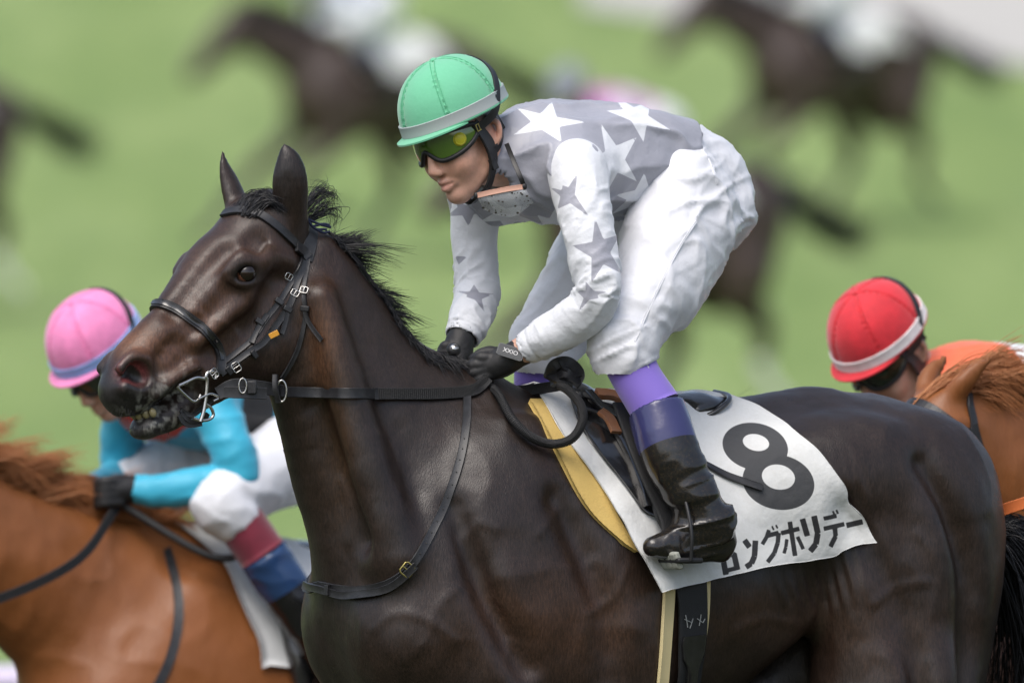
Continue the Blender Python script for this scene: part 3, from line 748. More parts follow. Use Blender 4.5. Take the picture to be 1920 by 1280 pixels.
jaw = sstep(-.045, -.085, loc[:, 2]) * sstep(.0, .03, loc[:, 0]) + g3(.098, 0, -.050, .018)
mixs(np.clip(jaw, 0, 1) * .35, (.48, .31, .25))
mixs(np.clip(fbm(bv * 55, 2, 6), 0, 1) * .4, (.72, .36, .27))
attr(bme, 'tone', sk * (1 + .16 * fbm(bv * 90, 2, 2))[:, None])
M['skin2'] = mat('rider_skin', attr_col='tone', rough=.40, sss=.10, bump=[(520, .35, .001), (120, .25, .0015)], noise=[(420, .22, (.36, .18, .13))], rvar=(40, .28, .55))
obj('body', bme, M['skin2'], rider)
hel = helmet(rider, HC, HA, 'greencap', 'greyband', M)
gog = goggles(rider, HC, HA, M)
harness(rider, HC, HA, M)
# silks: printed stars stored as distances to their outlines
def poly_sd(px, py, poly):
    P = np.column_stack([px, py]); poly = np.asarray(poly, float); d = np.full(len(P), 1e9); ins = np.zeros(len(P), bool)
    for a, b in zip(poly, np.roll(poly, -1, 0)):
        e = b - a; t = np.clip(((P - a) @ e) / max(e @ e, 1e-9), 0, 1); d = np.minimum(d, np.linalg.norm(P - a - t[:, None] * e, axis=1))
        c = ((a[1] > P[:, 1]) != (b[1] > P[:, 1])) & (P[:, 0] < (b[0] - a[0]) * (P[:, 1] - a[1]) / (b[1] - a[1] + 1e-12) + a[0]); ins ^= c
    return np.where(ins, d, -d) / PXM
def star5(tips, grow=1.16):
    t = np.asarray(tips, float); c = t.mean(0); t = c + (t - c) * grow; out = []
    for i in range(len(t)): out += [t[i], c + .47 * ((t[i] + t[(i + 1) % len(t)]) / 2 - c)]
    return out
def fold_noise(V, ax, f_along, f_round, seed, sharp=2.0):
    """creases that run across the axis ax"""
    a = V @ ax; p = np.column_stack([V[:, 0] * f_round, V[:, 1] * f_round, V[:, 2] * f_round]) + np.outer(a, ax) * (f_along - f_round)
    n = 1 - np.abs(vnoise(p + .7 * np.column_stack([fbm(V * 9, 2, seed + 3)] * 3), seed)); return n ** sharp - .5
v = Vox(axis_pts(-.20, .50, .0052), axis_pts(-.36, .60, .0062), axis_pts(1.80, 2.22, .0052))
v.tube([t[0] for t in torso], [t[1] + .004 for t in torso], k=.03, q=1.28, lat=T.L, n=5)
for s in (1, -1):
    sh = (near_arm if s > 0 else far_arm)[0][0]; v.tube([sh, T(1010, 300)], [.058, .085], k=.06)
    v.ell(T(1180 + s * 40, 268, s * .09), (.12, .05, .05), T.axes(), k=.06)
v.tube([HC - HA[0] * .035 - HA[2] * .062, T(955, 290)], [.064, .075], k=.03)
v.tube([HC - HA[0] * .01 + HA[2] * .0, HC - HA[0] * .035 - HA[2] * .072, HC - HA[0] * .02 - HA[2] * .12], [.058, .055, .055], k=0, op='sub')
hem_n = unit(-T.F * .80 - T.Z * .52); hem_p = T(1212, 318)
v.plane(hem_p, hem_n)
v.tube([t[0] for t in torso] + [T(1330, 322)], [t[1] - .012 for t in torso] + [.10], k=0, op='sub', q=1.28, lat=T.L, n=5)
sv, sf = v.mesh(2); sn = vnormals(sv, sf)
disp = fold_noise(sv, unit(T.F + .2 * T.Z), 5, 16, 11, 2.2) * .012 + fold_noise(sv, unit(T.L + .4 * T.Z), 24, 6, 15, 2.4) * .010 * sstep(.55, -.1, sn[:, 2]) + fbm(sv * 14, 2, 4) * .003
sv = sv + sn * disp[:, None]
sx, sy = px_of(sv)
S_torso = [star5([(1033, 196), (1090, 229), (1049, 262), (970, 250), (976, 206)]), star5([(1153, 183), (1216, 193), (1250, 241), (1205, 260), (1145, 209)]),
           star5([(1130, 241), (1188, 263), (1189, 335), (1139, 353), (1112, 302)]), star5([(1207, 330), (1255, 347), (1225, 395), (1152, 398), (1160, 366)]),
           star5([(915, 372), (975, 388), (1010, 420), (950, 428), (905, 415)]), star5([(1040, 395), (1075, 420), (1050, 450), (1000, 440), (1010, 405)])]
sd = np.max([poly_sd(sx, sy, s) for s in S_torso], 0)
sme = mesh_np('shirt', sv, sf); attr(sme, 'star', sd)
shirt = obj('shirt', sme, M['vest'], rider)
def sleeve(arm, stars, seed, name='sleeve', fine=.0042):
    P = ns([a[0] for a in arm]); lo, hi = P.min(0) - .09, P.max(0) + .09
    v = Vox(axis_pts(lo[0], hi[0], fine), axis_pts(lo[1], hi[1], fine * 1.15), axis_pts(lo[2], hi[2], fine))
    v.tube(P, [a[1] for a in arm], k=.02, n=5)
    end = P[-1]; d = unit(P[-1] - P[-2])
    v.plane(end, d)
    v.tube([P[-2], end, end + d * .05], [arm[-2][1] - .008, arm[-1][1] - .005, arm[-1][1] - .005], k=0, op='sub')
    V, F = v.mesh(2); N = vnormals(V, F)
    q = catmull(P, 6); di = np.linalg.norm(V[:, None, :] - q[None], axis=2); j = di.argmin(1); tan = np.gradient(q, axis=0); tan /= np.linalg.norm(tan, axis=1)[:, None]
    s = np.concatenate([[0], np.cumsum(np.linalg.norm(np.diff(q, axis=0), axis=1))])[j] + ((V - q[j]) * tan[j]).sum(1)
    rad = V - q[j]; a = np.arctan2(rad @ unit(np.cross(tan[len(q) // 2], [0, 1, .2])), rad @ ns([0, -1, 0]))
    L = s.max(); t = s / L
    w = np.column_stack([s * 34 + 1.2 * np.sin(a + 4 * s), np.cos(a) * 1.3, np.sin(a) * 1.3])
    f = (1 - np.abs(vnoise(w, seed))) ** 2.2 - .45
    amp = .0050 + .0055 * np.exp(-((t - .60) / .13) ** 2) + .003 * np.exp(-((t - .85) / .08) ** 2)
    amp *= sstep(0, .18, t) * (1 - sstep(.93, .965, t)) * (.55 + .45 * vnoise(V * 11, seed + 5) + .2)
    cuff = -.0022 * np.exp(-((t - .945) / .006) ** 2)
    V = V + N * (f * amp + cuff + fbm(V * 12, 2, seed + 1) * .004 * (t < .94))[:, None]
    x, y = px_of(V); sd = np.max([poly_sd(x, y, st) for st in stars], 0)
    me = mesh_np(name, V, F); attr(me, 'star', sd)
    return obj(name, me, M['sleeve'], shirt)
sleeve(near_arm, [star5([(1080, 330), (1100, 402), (1048, 388), (1033, 352), (1056, 350)]), star5([(1117, 417), (1157, 444), (1162, 508), (1111, 523), (1080, 462)]), star5([(1099, 531), (1140, 547), (1121, 558), (1086, 582), (1084, 546)])], 31)
sleeve(far_arm, [star5([(848, 362), (884, 388), (922, 396), (878, 420), (842, 404)]), [(853, 480), (876, 481), (860, 496)], star5([(889, 536), (922, 551), (906, 581), (876, 556), (856, 546)])], 47)
# breeches
def breeches():
    v = Vox(axis_pts(-.06, .56, .0056), axis_pts(-.32, .62, .0072), axis_pts(1.62, 2.14, .0056))
    v.tube([T(1195, 312), T(1250, 322), T(1300, 352), B(1330, 400, 0)], [.112, .112, .112, .09], k=.04, q=1.2, lat=T.L)
    v.plane(hem_p - hem_n * .035, -hem_n)
    for s, lg in ((1, near_leg), (-1, far_leg)):
        v.tube([p[0] for p in lg], [p[1] + .004 for p in lg], k=.045, n=5)
        v.ell(B(1284 - (1 - s) * 42, 385, s * .085), (.076, .074, .088), B.axes(), k=.05)
        e = lg[-1][0]; d = unit(lg[-1][0] - lg[-2][0]) * .6 + ns([0, 0, -.8]); v.tube([e, e + unit(d) * .035], [.066, .050], k=.015)
        v.tube([B(1306 - (1 - s) * 44, 415, s * .095), B(1290 - (1 - s) * 62, 480, s * .135), B(1252 - (1 - s) * 80, 560, s * .18)], [.084, .078, .066], k=.05)
        kn = lg[-2][0]; v.ell(kn - B.F * -.02 + B.Z * -.02, (.062, .055, .06), B.axes(), k=.04)
    V, F = v.mesh(2); N = vnormals(V, F)
    ax = unit(near_leg[3][0] - near_leg[0][0])
    f1 = fold_noise(V, ax, 20, 7, 71, 3.0) * .006 + fold_noise(V, unit(ax + .6 * B.L), 34, 11, 74, 2.2) * .0026
    f2 = fold_noise(V, unit(np.cross(ax, B.L)), 24, 6, 77, 2.5) * .0032
    x, y = px_of(V)
    y = y * 1.0
    crot = np.exp(-((x - 1335) / 95) ** 2 - ((y - 400) / 100) ** 2)
    knee = np.exp(-((x - 1175) / 80) ** 2 - ((y - 655) / 45) ** 2)
    f3 = ((1 - np.abs(vnoise(np.column_stack([x * .018, (y + .45 * x) * .042, V[:, 1] * 6]), 83))) ** 2.5 - .4) * .010 * (crot + .9 * knee)
    hemf = sstep(.0, .05, (V - (hem_p - hem_n * .035)) @ hem_n)
    V = V + N * ((f1 + f2 + f3 + fbm(V * 10, 2, 8) * .0025) * np.where(y < 330, .15 + .85 * hemf, 1.0))[:, None]
    me = mesh_np('breeches', V, F); return obj('breeches', me, M['nylon'], rider), V, F
br, brv, brf = breeches()
br_surf = Surf(brv, brf)
for pts in ([(1305, 415), (1270, 470), (1225, 560), (1190, 640)], [(1300, 262), (1330, 300), (1345, 345)]):
    P, N = br_surf.line(pts, 10, .0005, 4)
    Geo().add(*sweep(P, N, .0022, .0014)).build('seam', M['nylon'], br)
# socks
for sh, s in ((near_shin, 1), (far_shin, -1)):
    P = catmull([p[0] for p in sh[:3]], 10); R = catmull([[p[1] + .006] for p in sh[:3]], 10)[:, 0]
    Vv, Fv = sweep(P, np.tile(-B.F + .01, (len(P), 1)), R, R, [(math.cos(t), math.sin(t)) for t in np.linspace(0, 2 * math.pi, 33)[:-1]])
    me = bpy.data.meshes.new('sock'); me.from_pydata(Vv.tolist(), [], Fv); me.update(); me.polygons.foreach_set('use_smooth', np.ones(len(me.polygons), bool))
    x, y = px_of(Vv)
    lg = np.full(len(x), -1.0)
    attr(me, 'logo', lg); sk_o = obj('sock', me, M['purple'], rider)
    if s > 0:
        ss = Surf(Vv, ns([f for f in Fv if len(f) == 4])); p, n = ss.hit(1212, 686); gL = Geo()
        if p is not None:
            a1 = unit(np.cross(n, [0, 0, 1])); a2 = np.cross(a1, n) * -1
            for dx, dz, w, h in ((-.0035, .002, .0022, .0022), (.0035, .002, .0022, .0022), (0, .0035, .002, .0025), (0, -.003, .0014, .0036), (-.003, -.003, .0018, .0012), (.003, -.003, .0018, .0012)):
                gL.add(*box(p + n * .001 + a1 * dx + a2 * dz, ns([a1, a2, n]), (w, h, .0008)))
            gL.build('emblem', M['sleeve'], sk_o)
# boots
def boot(sh, s):
    P = ns([p[0] for p in sh[2:]]); R = [p[1] + .012 for p in sh[2:]]
    an = P[-1]; heel = an + B.Z * -.045 - B.F * .03; toe = an + B.F * .128 - B.Z * .052
    lo = np.minimum(P.min(0), toe) - .11; hi = np.maximum(P.max(0), an) + .10
    v = Vox(axis_pts(lo[0], hi[0], .0045), axis_pts(lo[1], hi[1], .005), axis_pts(lo[2], hi[2], .0045))
    v.tube(P, R, k=.03, n=5)
    v.tube([an, an - B.Z * .02 - B.F * .012, heel], [.048, .046, .036], k=.03)
    v.tube([an + B.F * .01 - B.Z * .015, an + B.F * .06 - B.Z * .04, toe], [.044, .034, .020], k=.03)
    v.tube([heel - B.Z * .016, (heel + toe) / 2 - B.Z * .016, toe - B.Z * .004], [.024, .026, .016], k=.012, q=1.25, lat=B.L)
    v.plane(P[0] + ns([0, 0, 0]), unit(P[0] - P[1]))
    V, F = v.mesh(2); N = vnormals(V, F)
    d = np.linalg.norm(V - (an + B.Z * .02), axis=1)
    cr = ((1 - np.abs(vnoise(np.column_stack([V @ B.F * 8, V @ B.L * 8, (V[:, 2] + .25 * (V @ B.F)) * 42]), 91))) ** 2.5 - .4) * .015 * np.exp(-(d / .095) ** 2)
    cr2 = fold_noise(V, B.Z, 9, 14, 97, 2) * .0035 * (V[:, 2] > an[2] - .02)
    V = V + N * (cr + cr2)[:, None]
    t = (V - P[0]) @ unit(P[1] - P[0])
    me = mesh_np('boot', V, F); attr(me, 'blue', .088 - t)
    b = obj('boot', me, M['boot'], rider)
    sole = Geo()
    return b, an, toe, heel
boots = [boot(near_shin, 1), boot(far_shin, -1)]
# gloves
def glove(fingers, palm, thumb, name='glove', grey=1):
    allp = ns([p for f in fingers + [palm, thumb] for p, r in f]); lo, hi = allp.min(0) - .05, allp.max(0) + .05
    v = Vox(axis_pts(lo[0], hi[0], .0022), axis_pts(lo[1], hi[1], .0025), axis_pts(lo[2], hi[2], .0022))
    v.tube([p for p, r in palm], [r for p, r in palm], k=.01, q=1.0)
    for f in fingers: v.tube([p for p, r in f], [r for p, r in f], k=.0035, n=4)
    v.tube([p for p, r in thumb], [r for p, r in thumb], k=.006, n=4)
    V, F = v.mesh(1); N = vnormals(V, F)
    V = V + N * (fbm(V * 60, 2, 3) * .0012)[:, None]
    me = mesh_np(name, V, F); x, y = px_of(V); attr(me, 'grey', ((y - 706) + (x - 940) * .40) / PXM * grey - (1 - grey)); return obj(name, me, M['glove'], rider)
nf = []
for i, (kx, ky) in enumerate([(897, 670), (887, 683), (886, 697), (894, 709)]):
    nf.append([(W(938, 672 + i * 7, -.088), .0115), (W(kx + 6, ky, -.094), .0125), (W(kx - 6, ky + 5, -.078), .0110), (W(kx - 4, ky + 14, -.052), .0102), (W(kx + 14, ky + 16, -.042), .0095), (W(kx + 24, ky + 11, -.052), .0085)])
glove(nf, [(W(984, 656, -.099), .030), (W(968, 664, -.096), .029), (W(940, 680, -.085), .031), (W(918, 688, -.080), .027)], [(W(950, 668, -.068), .016), (W(922, 660, -.055), .013), (W(900, 664, -.052), .0115), (W(886, 672, -.056), .009)])
ff = []
for i, (kx, ky) in enumerate([(833, 650), (829, 662), (830, 675), (836, 687)]):
    ff.append([(W(865, 648 + i * 9, .025), .0115), (W(kx + 6, ky - 2, .012), .0125), (W(kx - 3, ky + 4, .022), .0112), (W(kx - 2, ky + 12, .048), .0102), (W(kx + 16, ky + 14, .055), .0095), (W(kx + 26, ky + 8, .046), .0085)])
glove(ff, [(W(868, 624, .045), .030), (W(863, 640, .034), .031), (W(856, 664, .024), .032)], [(W(872, 660, .02), .015), (W(862, 676, .0), .0125), (W(852, 688, -.004), .0105), (W(846, 696, .004), .009)], grey=0)
# ------------------------------------------------------------------ tack of the dark bay horse
M['leather'] = mat('black_leather', (.016, .016, .018), rough=.42, spec=.5, noise=[(50, .5, (.045, .047, .052))], bump=[(260, .3, .001)])
M['web'] = mat('rubber_rein', (.011, .011, .012), rough=.6, bump=[((500, 500, 500), .8, .002)])
M['patent'] = mat('patent_leather', (.012, .012, .013), rough=.18, spec=.6, coat=.5, noise=[(40, .4, (.04, .04, .042))], bump=[(30, .4, .004)])
M['foam'] = mat('yellow_foam', (.60, .42, .13), rough=.8, noise=[(25, .5, (.50, .34, .11))], bump=[(220, .5, .002)])
M['cream'] = mat('cream_elastic', (.62, .52, .28), rough=.8, bump=[((200, 200, 900), .4, .001)])
M['greyrub'] = mat('grey_tread', (.30, .31, .27), rough=.8, bump=[(200, .3, .001)])
M['tan'] = mat('tan_leather', (.32, .13, .055), rough=.6, noise=[(60, .5, (.2, .15, .11))])
M['orange'] = mat('orange_tag', (.7, .33, .04), rough=.4)
M['navy'] = mat('navy_cord', (.012, .018, .05), rough=.8)
HS = horse_surf
def strap(name, pts, wd, parent, m='leather', lift=.003, t=.0022, n=8, mirror=False, ext=None):
    P, N = HS.line(pts, n, lift, 4)
    g = Geo().add(*sweep(P, N, wd / 2, t))
    o = g.build(name, M[m], parent)
    if mirror:
        Q = ns([H.mirror(p) for p in P]); Q, N2 = HS.snap(Q, lift, 4); Geo().add(*sweep(Q, N2, wd / 2, t)).build(name, M[m], parent)
    return P, N, o
bridle = empty('bridle', tuple(H(500, 500)))
tag(bridle, 'black leather bridle with steel bit and reins on the dark bay horse', 'bridle')
# headpiece, browband
P, N, hp = strap('headpiece', [(578, 402), (584, 430), (580, 460), (572, 488)], .030, bridle, t=.003, mirror=True)
P, N, _ = strap('browband', [(420, 402), (450, 396), (485, 402), (518, 424), (548, 452), (568, 474)], .0185, bridle, t=.0035, lift=.004)
strap('keeper', [(552, 462), (566, 472), (578, 484)], .022, bridle, t=.004, lift=.006)
strap('cheek_strap', [(567, 482), (558, 505), (546, 530), (520, 570), (498, 598), (470, 640), (428, 672), (410, 684)], .0115, bridle, mirror=True)
strap('cheek_strap', [(573, 486), (560, 520), (550, 555), (536, 582), (516, 610), (495, 640), (468, 660), (440, 680), (412, 700)], .0135, bridle, t=.003, lift=.004)
strap('strap_end', [(500, 590), (482, 618), (472, 645)], .011, bridle, lift=.006)
strap('strap_end', [(541, 570), (534, 600), (526, 626)], .010, bridle, lift=.006)
P, N, _ = strap('throat_lash', [(577, 484), (572, 520), (571, 560), (574, 590), (562, 640), (545, 680), (527, 708)], .0095, bridle, lift=.0035)
strap('strap_end', [(572, 580), (580, 602), (606, 638)], .009, bridle, lift=.007)
# noseband round the nose
P, N = HS.line([(290, 570), (318, 574), (350, 592), (385, 620), (408, 650), (414, 680), (410, 700)], 8, .004, 4)
Q, N2 = HS.snap([H.mirror(p) for p in P[:-8]], .004, 4)
Geo().add(*sweep(P, N, .0098, .0045)).build('noseband', M['leather'], bridle)
Geo().add(*sweep(Q, N2, .0098, .0045)).build('noseband', M['leather'], bridle)
P2, N2 = HS.line([(292, 570), (318, 574), (350, 592), (385, 620), (408, 650), (413, 676)], 8, .0085, 4)
Geo().add(*sweep(P2, N2, .0045, .002)).build('noseband_trim', M['patent'], bridle)
def buckle(px, py, ang, w, h, parent, m='steel', surf=None, lift=.0075, r=.0012):
    p, n = (surf or HS).hit(px, py)
    if p is None: return
    p = p + n * lift; e = ns([math.cos(math.radians(ang)), 0, -math.sin(math.radians(ang))]); a = unit(e - n * (e @ n)); b = np.cross(n, a)
    q = ns([p + a * sx * w / 2 + b * sy * h / 2 for sx, sy in ((-1, -.7), (-.7, -1), (.7, -1), (1, -.7), (1, .7), (.7, 1), (-.7, 1), (-1, .7))])
    g = Geo().add(*pipe(q, r, True)); g.add(*pipe(ns([p - a * w / 2, p + n * .001, p + a * w / 2]), r * .8))
    return g.build('buckle', M[m], parent)
for a in ((539, 518, -60, .013, .016), (553, 551, -60, .013, .016), (572, 546, -80, .013, .017), (442, 688, -30, .016, .020), (398, 700, -30, .016, .02)): buckle(*a, bridle)
for px, py, an in ((522, 566, -55), (486, 604, -55), (538, 580, -60), (573, 578, -85), (474, 664, -35), (427, 694, -35)):
    p, n = HS.hit(px, py)
    e = ns([math.cos(math.radians(an)), 0, -math.sin(math.radians(an))]); a = unit(e - n * (e @ n)); b = np.cross(n, a)
    Geo().add(*box(p + n * .007, ns([a, b, n]), (.0055, .0095, .0035))).build('keeper', M['leather'], bridle, bevel=.0015)
p, n = HS.hit(510, 628); a = unit(np.cross(n, [0, 0, 1])) ; a = unit(a + .5 * H.Z * -1)
Geo().add(*box(p + n * .008, ns([unit(W(520, 622, 0) - W(500, 632, 0)), unit(np.cross(n, unit(W(520, 622, 0) - W(500, 632, 0)))), n]), (.011, .006, .0025))).build('bridle_tag', M['orange'], bridle, bevel=.001)
# bit: rings and cheek bars at the mouth corner
bc = H(384, 718, .062)
def hpix(px, py, l): return H(px, py, l)
g = Geo()
g.add(*pipe(catmull([hpix(x, y, .068) for x, y in ((376, 790), (382, 770), (386, 745), (388, 715), (386, 705), (392, 697), (404, 698), (404, 710))], 5), .0042))
g.add(*pipe(catmull([hpix(x, y, .066) for x, y in ((335, 723), (350, 716), (368, 708), (384, 710))], 5), .0040))
g.add(*pipe(catmull([hpix(x, y, .064) for x, y in ((331, 724), (345, 738), (362, 752), (372, 748), (376, 740))], 5), .0032))
g.add(*pipe(catmull([hpix(x, y, .066) for x, y in ((386, 757), (396, 765), (400, 778), (392, 786), (376, 788), (362, 784))], 5), .0034))
g.add(*pipe(catmull([hpix(x, y, .070) for x, y in ((372, 748), (384, 742), (396, 738), (410, 742), (418, 734), (414, 744), (400, 752))], 5), .0028))
bit = g.build('bit', M['steel'], bridle)
g = Geo()
for pts in (((340, 772), (350, 785), (366, 792), (384, 784), (390, 775)), ((336, 778), (344, 792), (360, 797), (378, 794)), ((338, 768), (360, 778), (385, 760), (405, 745), (420, 735))):
    P = catmull([hpix(x, y, .05) for x, y in pts], 5); g.add(*sweep(P, np.tile(H.L, (len(P), 1)), .005, .0025))
g.build('curb_strap', M['leather'], bridle)
# rein from the bit to the near hand, stop ring, rubber grip, loop behind the hand
def ribbon(name, pts, hw, t, m, parent, up=ns([0, -1, .05]), n=8):
    P = catmull(pts, n); return Geo().add(*sweep(P, np.tile(up, (len(P), 1)), hw, t)).build(name, M[m], parent)
r0 = [hpix(408, 738, .07), hpix(440, 722, .085), H(490, 726, .105), H(530, 734, .11)]
ribbon('rein', r0, .0135, .0026, 'leather', bridle)
ribbon('rein_fold', [hpix(420, 735, .078), hpix(460, 736, .10), H(500, 738, .112)], .012, .0024, 'leather', bridle)
def clear(px, py, w, gap=.012):
    p, n = HS.hit(px, py); return W(px, py, w if p is None else min(w, p[1] - gap))
r1 = [H(526, 734, .115), clear(560, 735, -.3), clear(600, 736, -.27), clear(640, 737, -.26), clear(675, 737, -.24), clear(705, 738, -.215)]
ribbon('rein', r1, .0108, .0018, 'leather', bridle)
r2 = [clear(703, 738, -.216), clear(745, 738, -.19), clear(790, 738, -.16), clear(835, 737, -.13), clear(870, 734, -.115), clear(890, 730, -.10), clear(902, 722, -.098, .008), W(915, 708, -.105)]
ribbon('rein_grip', r2, .0122, .0030, 'web', bridle)
# fine raised ribs of the grip
g = Geo(); P = catmull(r2, 12)
for i in range(len(P)):
    g.add(*box(P[i] + ns([0, -.0034, 0]), np.eye(3), (.0012, .0008, .0105)))
rb_ = g.build('grip_ribs', M['web'], bridle); rb_['kind'] = 'stuff'
ribbon('rein_keeper', [clear(700, 738, -.222, .014), clear(708, 738, -.219, .014)], .0128, .0042, 'leather', bridle, n=2)
buckle_p = []
P = ns([H(452, 723, .098) + H.L * .006 + ns([math.cos(t) * .008, 0, math.sin(t) * .0155]) for t in np.linspace(0, 2 * math.pi, 12, endpoint=False)])
Geo().add(*pipe(P, .0018, True)).build('buckle', M['steel'], bridle)
Geo().add(*box(H(470, 726, .105) + H.L * .004, ns([ns([1, 0, 0]), ns([0, 1., 0]), ns([0, 0, 1.])]), (.010, .004, .0135))).build('keeper', M['leather'], bridle, bevel=.002)
P = ns([H(528, 733, .115) + ns([math.cos(t) * .010, -.004, math.sin(t) * .022]) for t in np.linspace(0, 2 * math.pi, 24, endpoint=False)])
Geo().add(*pipe(P, .0024, True)).build('rein_ring', M['steel'], bridle)
ribbon('rein_stop', [H(516, 702, .12), H(516, 728, .124), H(522, 754, .12)], .0055, .0035, 'leather', bridle, up=ns([-.3, -1, 0]))
lp_ = [W(916, 722, -.075), W(935, 740, -.10), (W(960, 785, -.14)), W(995, 818, -.175), W(1035, 832, -.195), W(1072, 822, -.20), W(1092, 790, -.195), W(1088, 758, -.17), W(1066, 732, -.135), W(1050, 722, -.11)]
lp_ = lp_[:1] + [clear(*[float(a[0]) for a in px_of(p[None])], p[1], .022) for p in lp_[1:]]
lp = catmull(lp_, 8)
Geo().add(*pipe(lp, .0085)).build('rein_loop', M['web'], bridle)
g = Geo()
for i in range(0, len(lp) - 1):
    for q in (0, .5):
        c = lp[i] * (1 - q) + lp[i + 1] * q; tt = unit(lp[i + 1] - lp[i]); a = unit(np.cross(tt, [0, 1, 0])); b = np.cross(tt, a)
        g.add(*pipe(ns([c + a * .0088 * math.cos(t) + b * .0088 * math.sin(t) + tt * .003 * math.sin(t) for t in np.linspace(0, 2 * math.pi, 8, endpoint=False)]), .0013, True))
gl_ = g.build('braid', M['web'], bridle); gl_['kind'] = 'stuff'
ribbon('rein_grip', [W(955, 734, .02), W(1000, 730, -.03), W(1050, 722, -.075), W(1072, 718, -.085)], .0115, .004, 'web', bridle)
g = Geo()
for pts, hw in (([W(1030, 708, -.085), W(1040, 685, -.10), W(1065, 680, -.105), W(1085, 700, -.095), W(1075, 722, -.09)], .013), ([W(1026, 700, -.08), W(1050, 712, -.105), W(1080, 712, -.10)], .010), ([W(1044, 690, -.09), W(1050, 676, -.10), W(1060, 690, -.11), W(1078, 702, -.10), (W(1090, 700, -.09))], .007), ([W(1035, 715, -.075), W(1060, 700, -.112), W(1086, 716, -.095)], .012)):
    P = catmull(pts, 8); g.add(*sweep(P, np.tile(ns([.2, -.9, .4]), (len(P), 1)), hw, .005))
g.build('rein_knot', M['leather'], bridle)
# cord tie at the poll
g = Geo()
for pts in ([(572, 405), (590, 428), (612, 430)], [(575, 410), (598, 420), (620, 426)], [(590, 428), (606, 436), (618, 434)], [(588, 424), (606, 420), (617, 422)]):
    g.add(*pipe(catmull([H(x, y, .07) for x, y in pts], 6), .0028))
g.build('cord_tie', M['navy'], bridle)
# neck strap
ns_o = empty('neck_strap', tuple(B(700, 1000, .1)))
tag(ns_o, 'thin black leather neck strap with buckle round the bay horse\'s chest', 'strap')
P, N, _ = strap('strap', [(874, 735), (874, 790), (866, 850), (842, 925), (808, 1000), (770, 1060), (730, 1092), (680, 1106), (640, 1104), (600, 1096)], .0175, ns_o, lift=.004, t=.0025, n=10)
Q, N2 = HS.snap([B.mirror(p) for p in P], .004, 4); Geo().add(*sweep(Q, N2, .00875, .0025)).build('strap', M['leather'], ns_o)
strap('strap_end', [(776, 1058), (735, 1098), (690, 1114), (650, 1116), (605, 1102), (578, 1098)], .0165, ns_o, lift=.011, t=.0025)
ob = buckle(762, 1066, 40, .026, .026, ns_o, 'brass', lift=.010, r=.002)
g = Geo()
for t in np.linspace(.18, .55, 12):
    i = int(t * (len(P) - 1)); g.add(*sphere(P[i] + N[i] * .0026, .0016, None, 6, 4))
hl_ = g.build('strap_holes', M['rubber'], ns_o); hl_['kind'] = 'stuff'
for px, py in ((622, 1104),):
    p, n = HS.hit(px, py); Geo().add(*box(p + n * .012, ns([unit(np.cross(n, [0, 0, 1])), ns([0, 0, 1.]), n]), (.005, .011, .005))).build('keeper', M['leather'], ns_o, bevel=.001)

# ------------------------------------------------------------------ number cloth, foam pad, saddle, girth
def curve_at(pts, t):
    p = np.asarray(pts, float); s = np.concatenate([[0], np.cumsum(np.linalg.norm(np.diff(p, axis=0), axis=1))]); s /= s[-1]
    return np.array([np.interp(t, s, p[:, 0]), np.interp(t, s, p[:, 1])])
def cloth_sheet(front, rear, nu, nv, lift, top_pts, extra=None, smooth=18, ridge=True):
    """near side sheet between two edges (view positions), draped on the horse; row 0 is the ridge"""
    G = np.zeros((nv, nu, 3)); ok = np.zeros((nv, nu), bool); NN = np.zeros((nv, nu, 3))
    for j in range(nv):
        v_ = j / (nv - 1)
        a, b = curve_at(front, v_), curve_at(rear, v_)
        for i in range(nu):
            u_ = i / (nu - 1); p, n = HS.hit(*(a * (1 - u_) + b * u_))
            if p is not None and n[1] < -.12: G[j, i] = p; NN[j, i] = n; ok[j, i] = True
    for i in range(nu):
        if not ridge:
            js = np.nonzero(ok[:, i])[0]
            for j in range(nv):
                if not ok[j, i]: k_ = js[np.abs(js - j).argmin()]; G[j, i] = G[k_, i]; NN[j, i] = NN[k_, i]
            continue
        u_ = i / (nu - 1); t = B(*curve_at(top_pts, u_), 0); q, n = HS.near(t); d = np.dot(q - B.O, B.L); q = q - B.L * d; G[0, i] = q; ok[0, i] = True; NN[0, i] = ns([0, 0, 1])
        js = np.nonzero(ok[:, i])[0]
        for j in range(nv):
            if not ok[j, i]:
                lo = js[js < j]; hi = js[js > j]
                if len(lo) and len(hi):
                    t = (j - lo[-1]) / (hi[0] - lo[-1]); G[j, i] = G[lo[-1], i] * (1 - t) + G[hi[0], i] * t
                    bulge = B.Z * math.sin(math.pi * t) * .035 * min(1, (hi[0] - lo[-1]) / 6); G[j, i] += bulge
                    NN[j, i] = NN[lo[-1], i] * (1 - t) + NN[hi[0], i] * t
                else: G[j, i] = G[lo[-1], i] + ns([0, 0, -.004]); NN[j, i] = NN[lo[-1], i]
    for _ in range(smooth):
        D = G.copy(); D[1:-1] = (D[:-2] + 2 * D[1:-1] + D[2:]) / 4; D[:, 1:-1] = (D[:, :-2] + 2 * D[:, 1:-1] + D[:, 2:]) / 4
        # keep the outline in view: only the depth is relaxed inside
        G[1:] = D[1:]
        NN[1:-1] = (NN[:-2] + 2 * NN[1:-1] + NN[2:]) / 4; NN[:, 1:-1] = (NN[:, :-2] + 2 * NN[:, 1:-1] + NN[:, 2:]) / 4
    NN /= np.linalg.norm(NN, axis=2)[:, :, None] + 1e-9
    uu, vv = np.meshgrid(np.linspace(0, 1, nu), np.linspace(0, 1, nv))
    G = G + NN * lift
    if extra is not None: G = G + extra(uu, vv, NN)
    return G
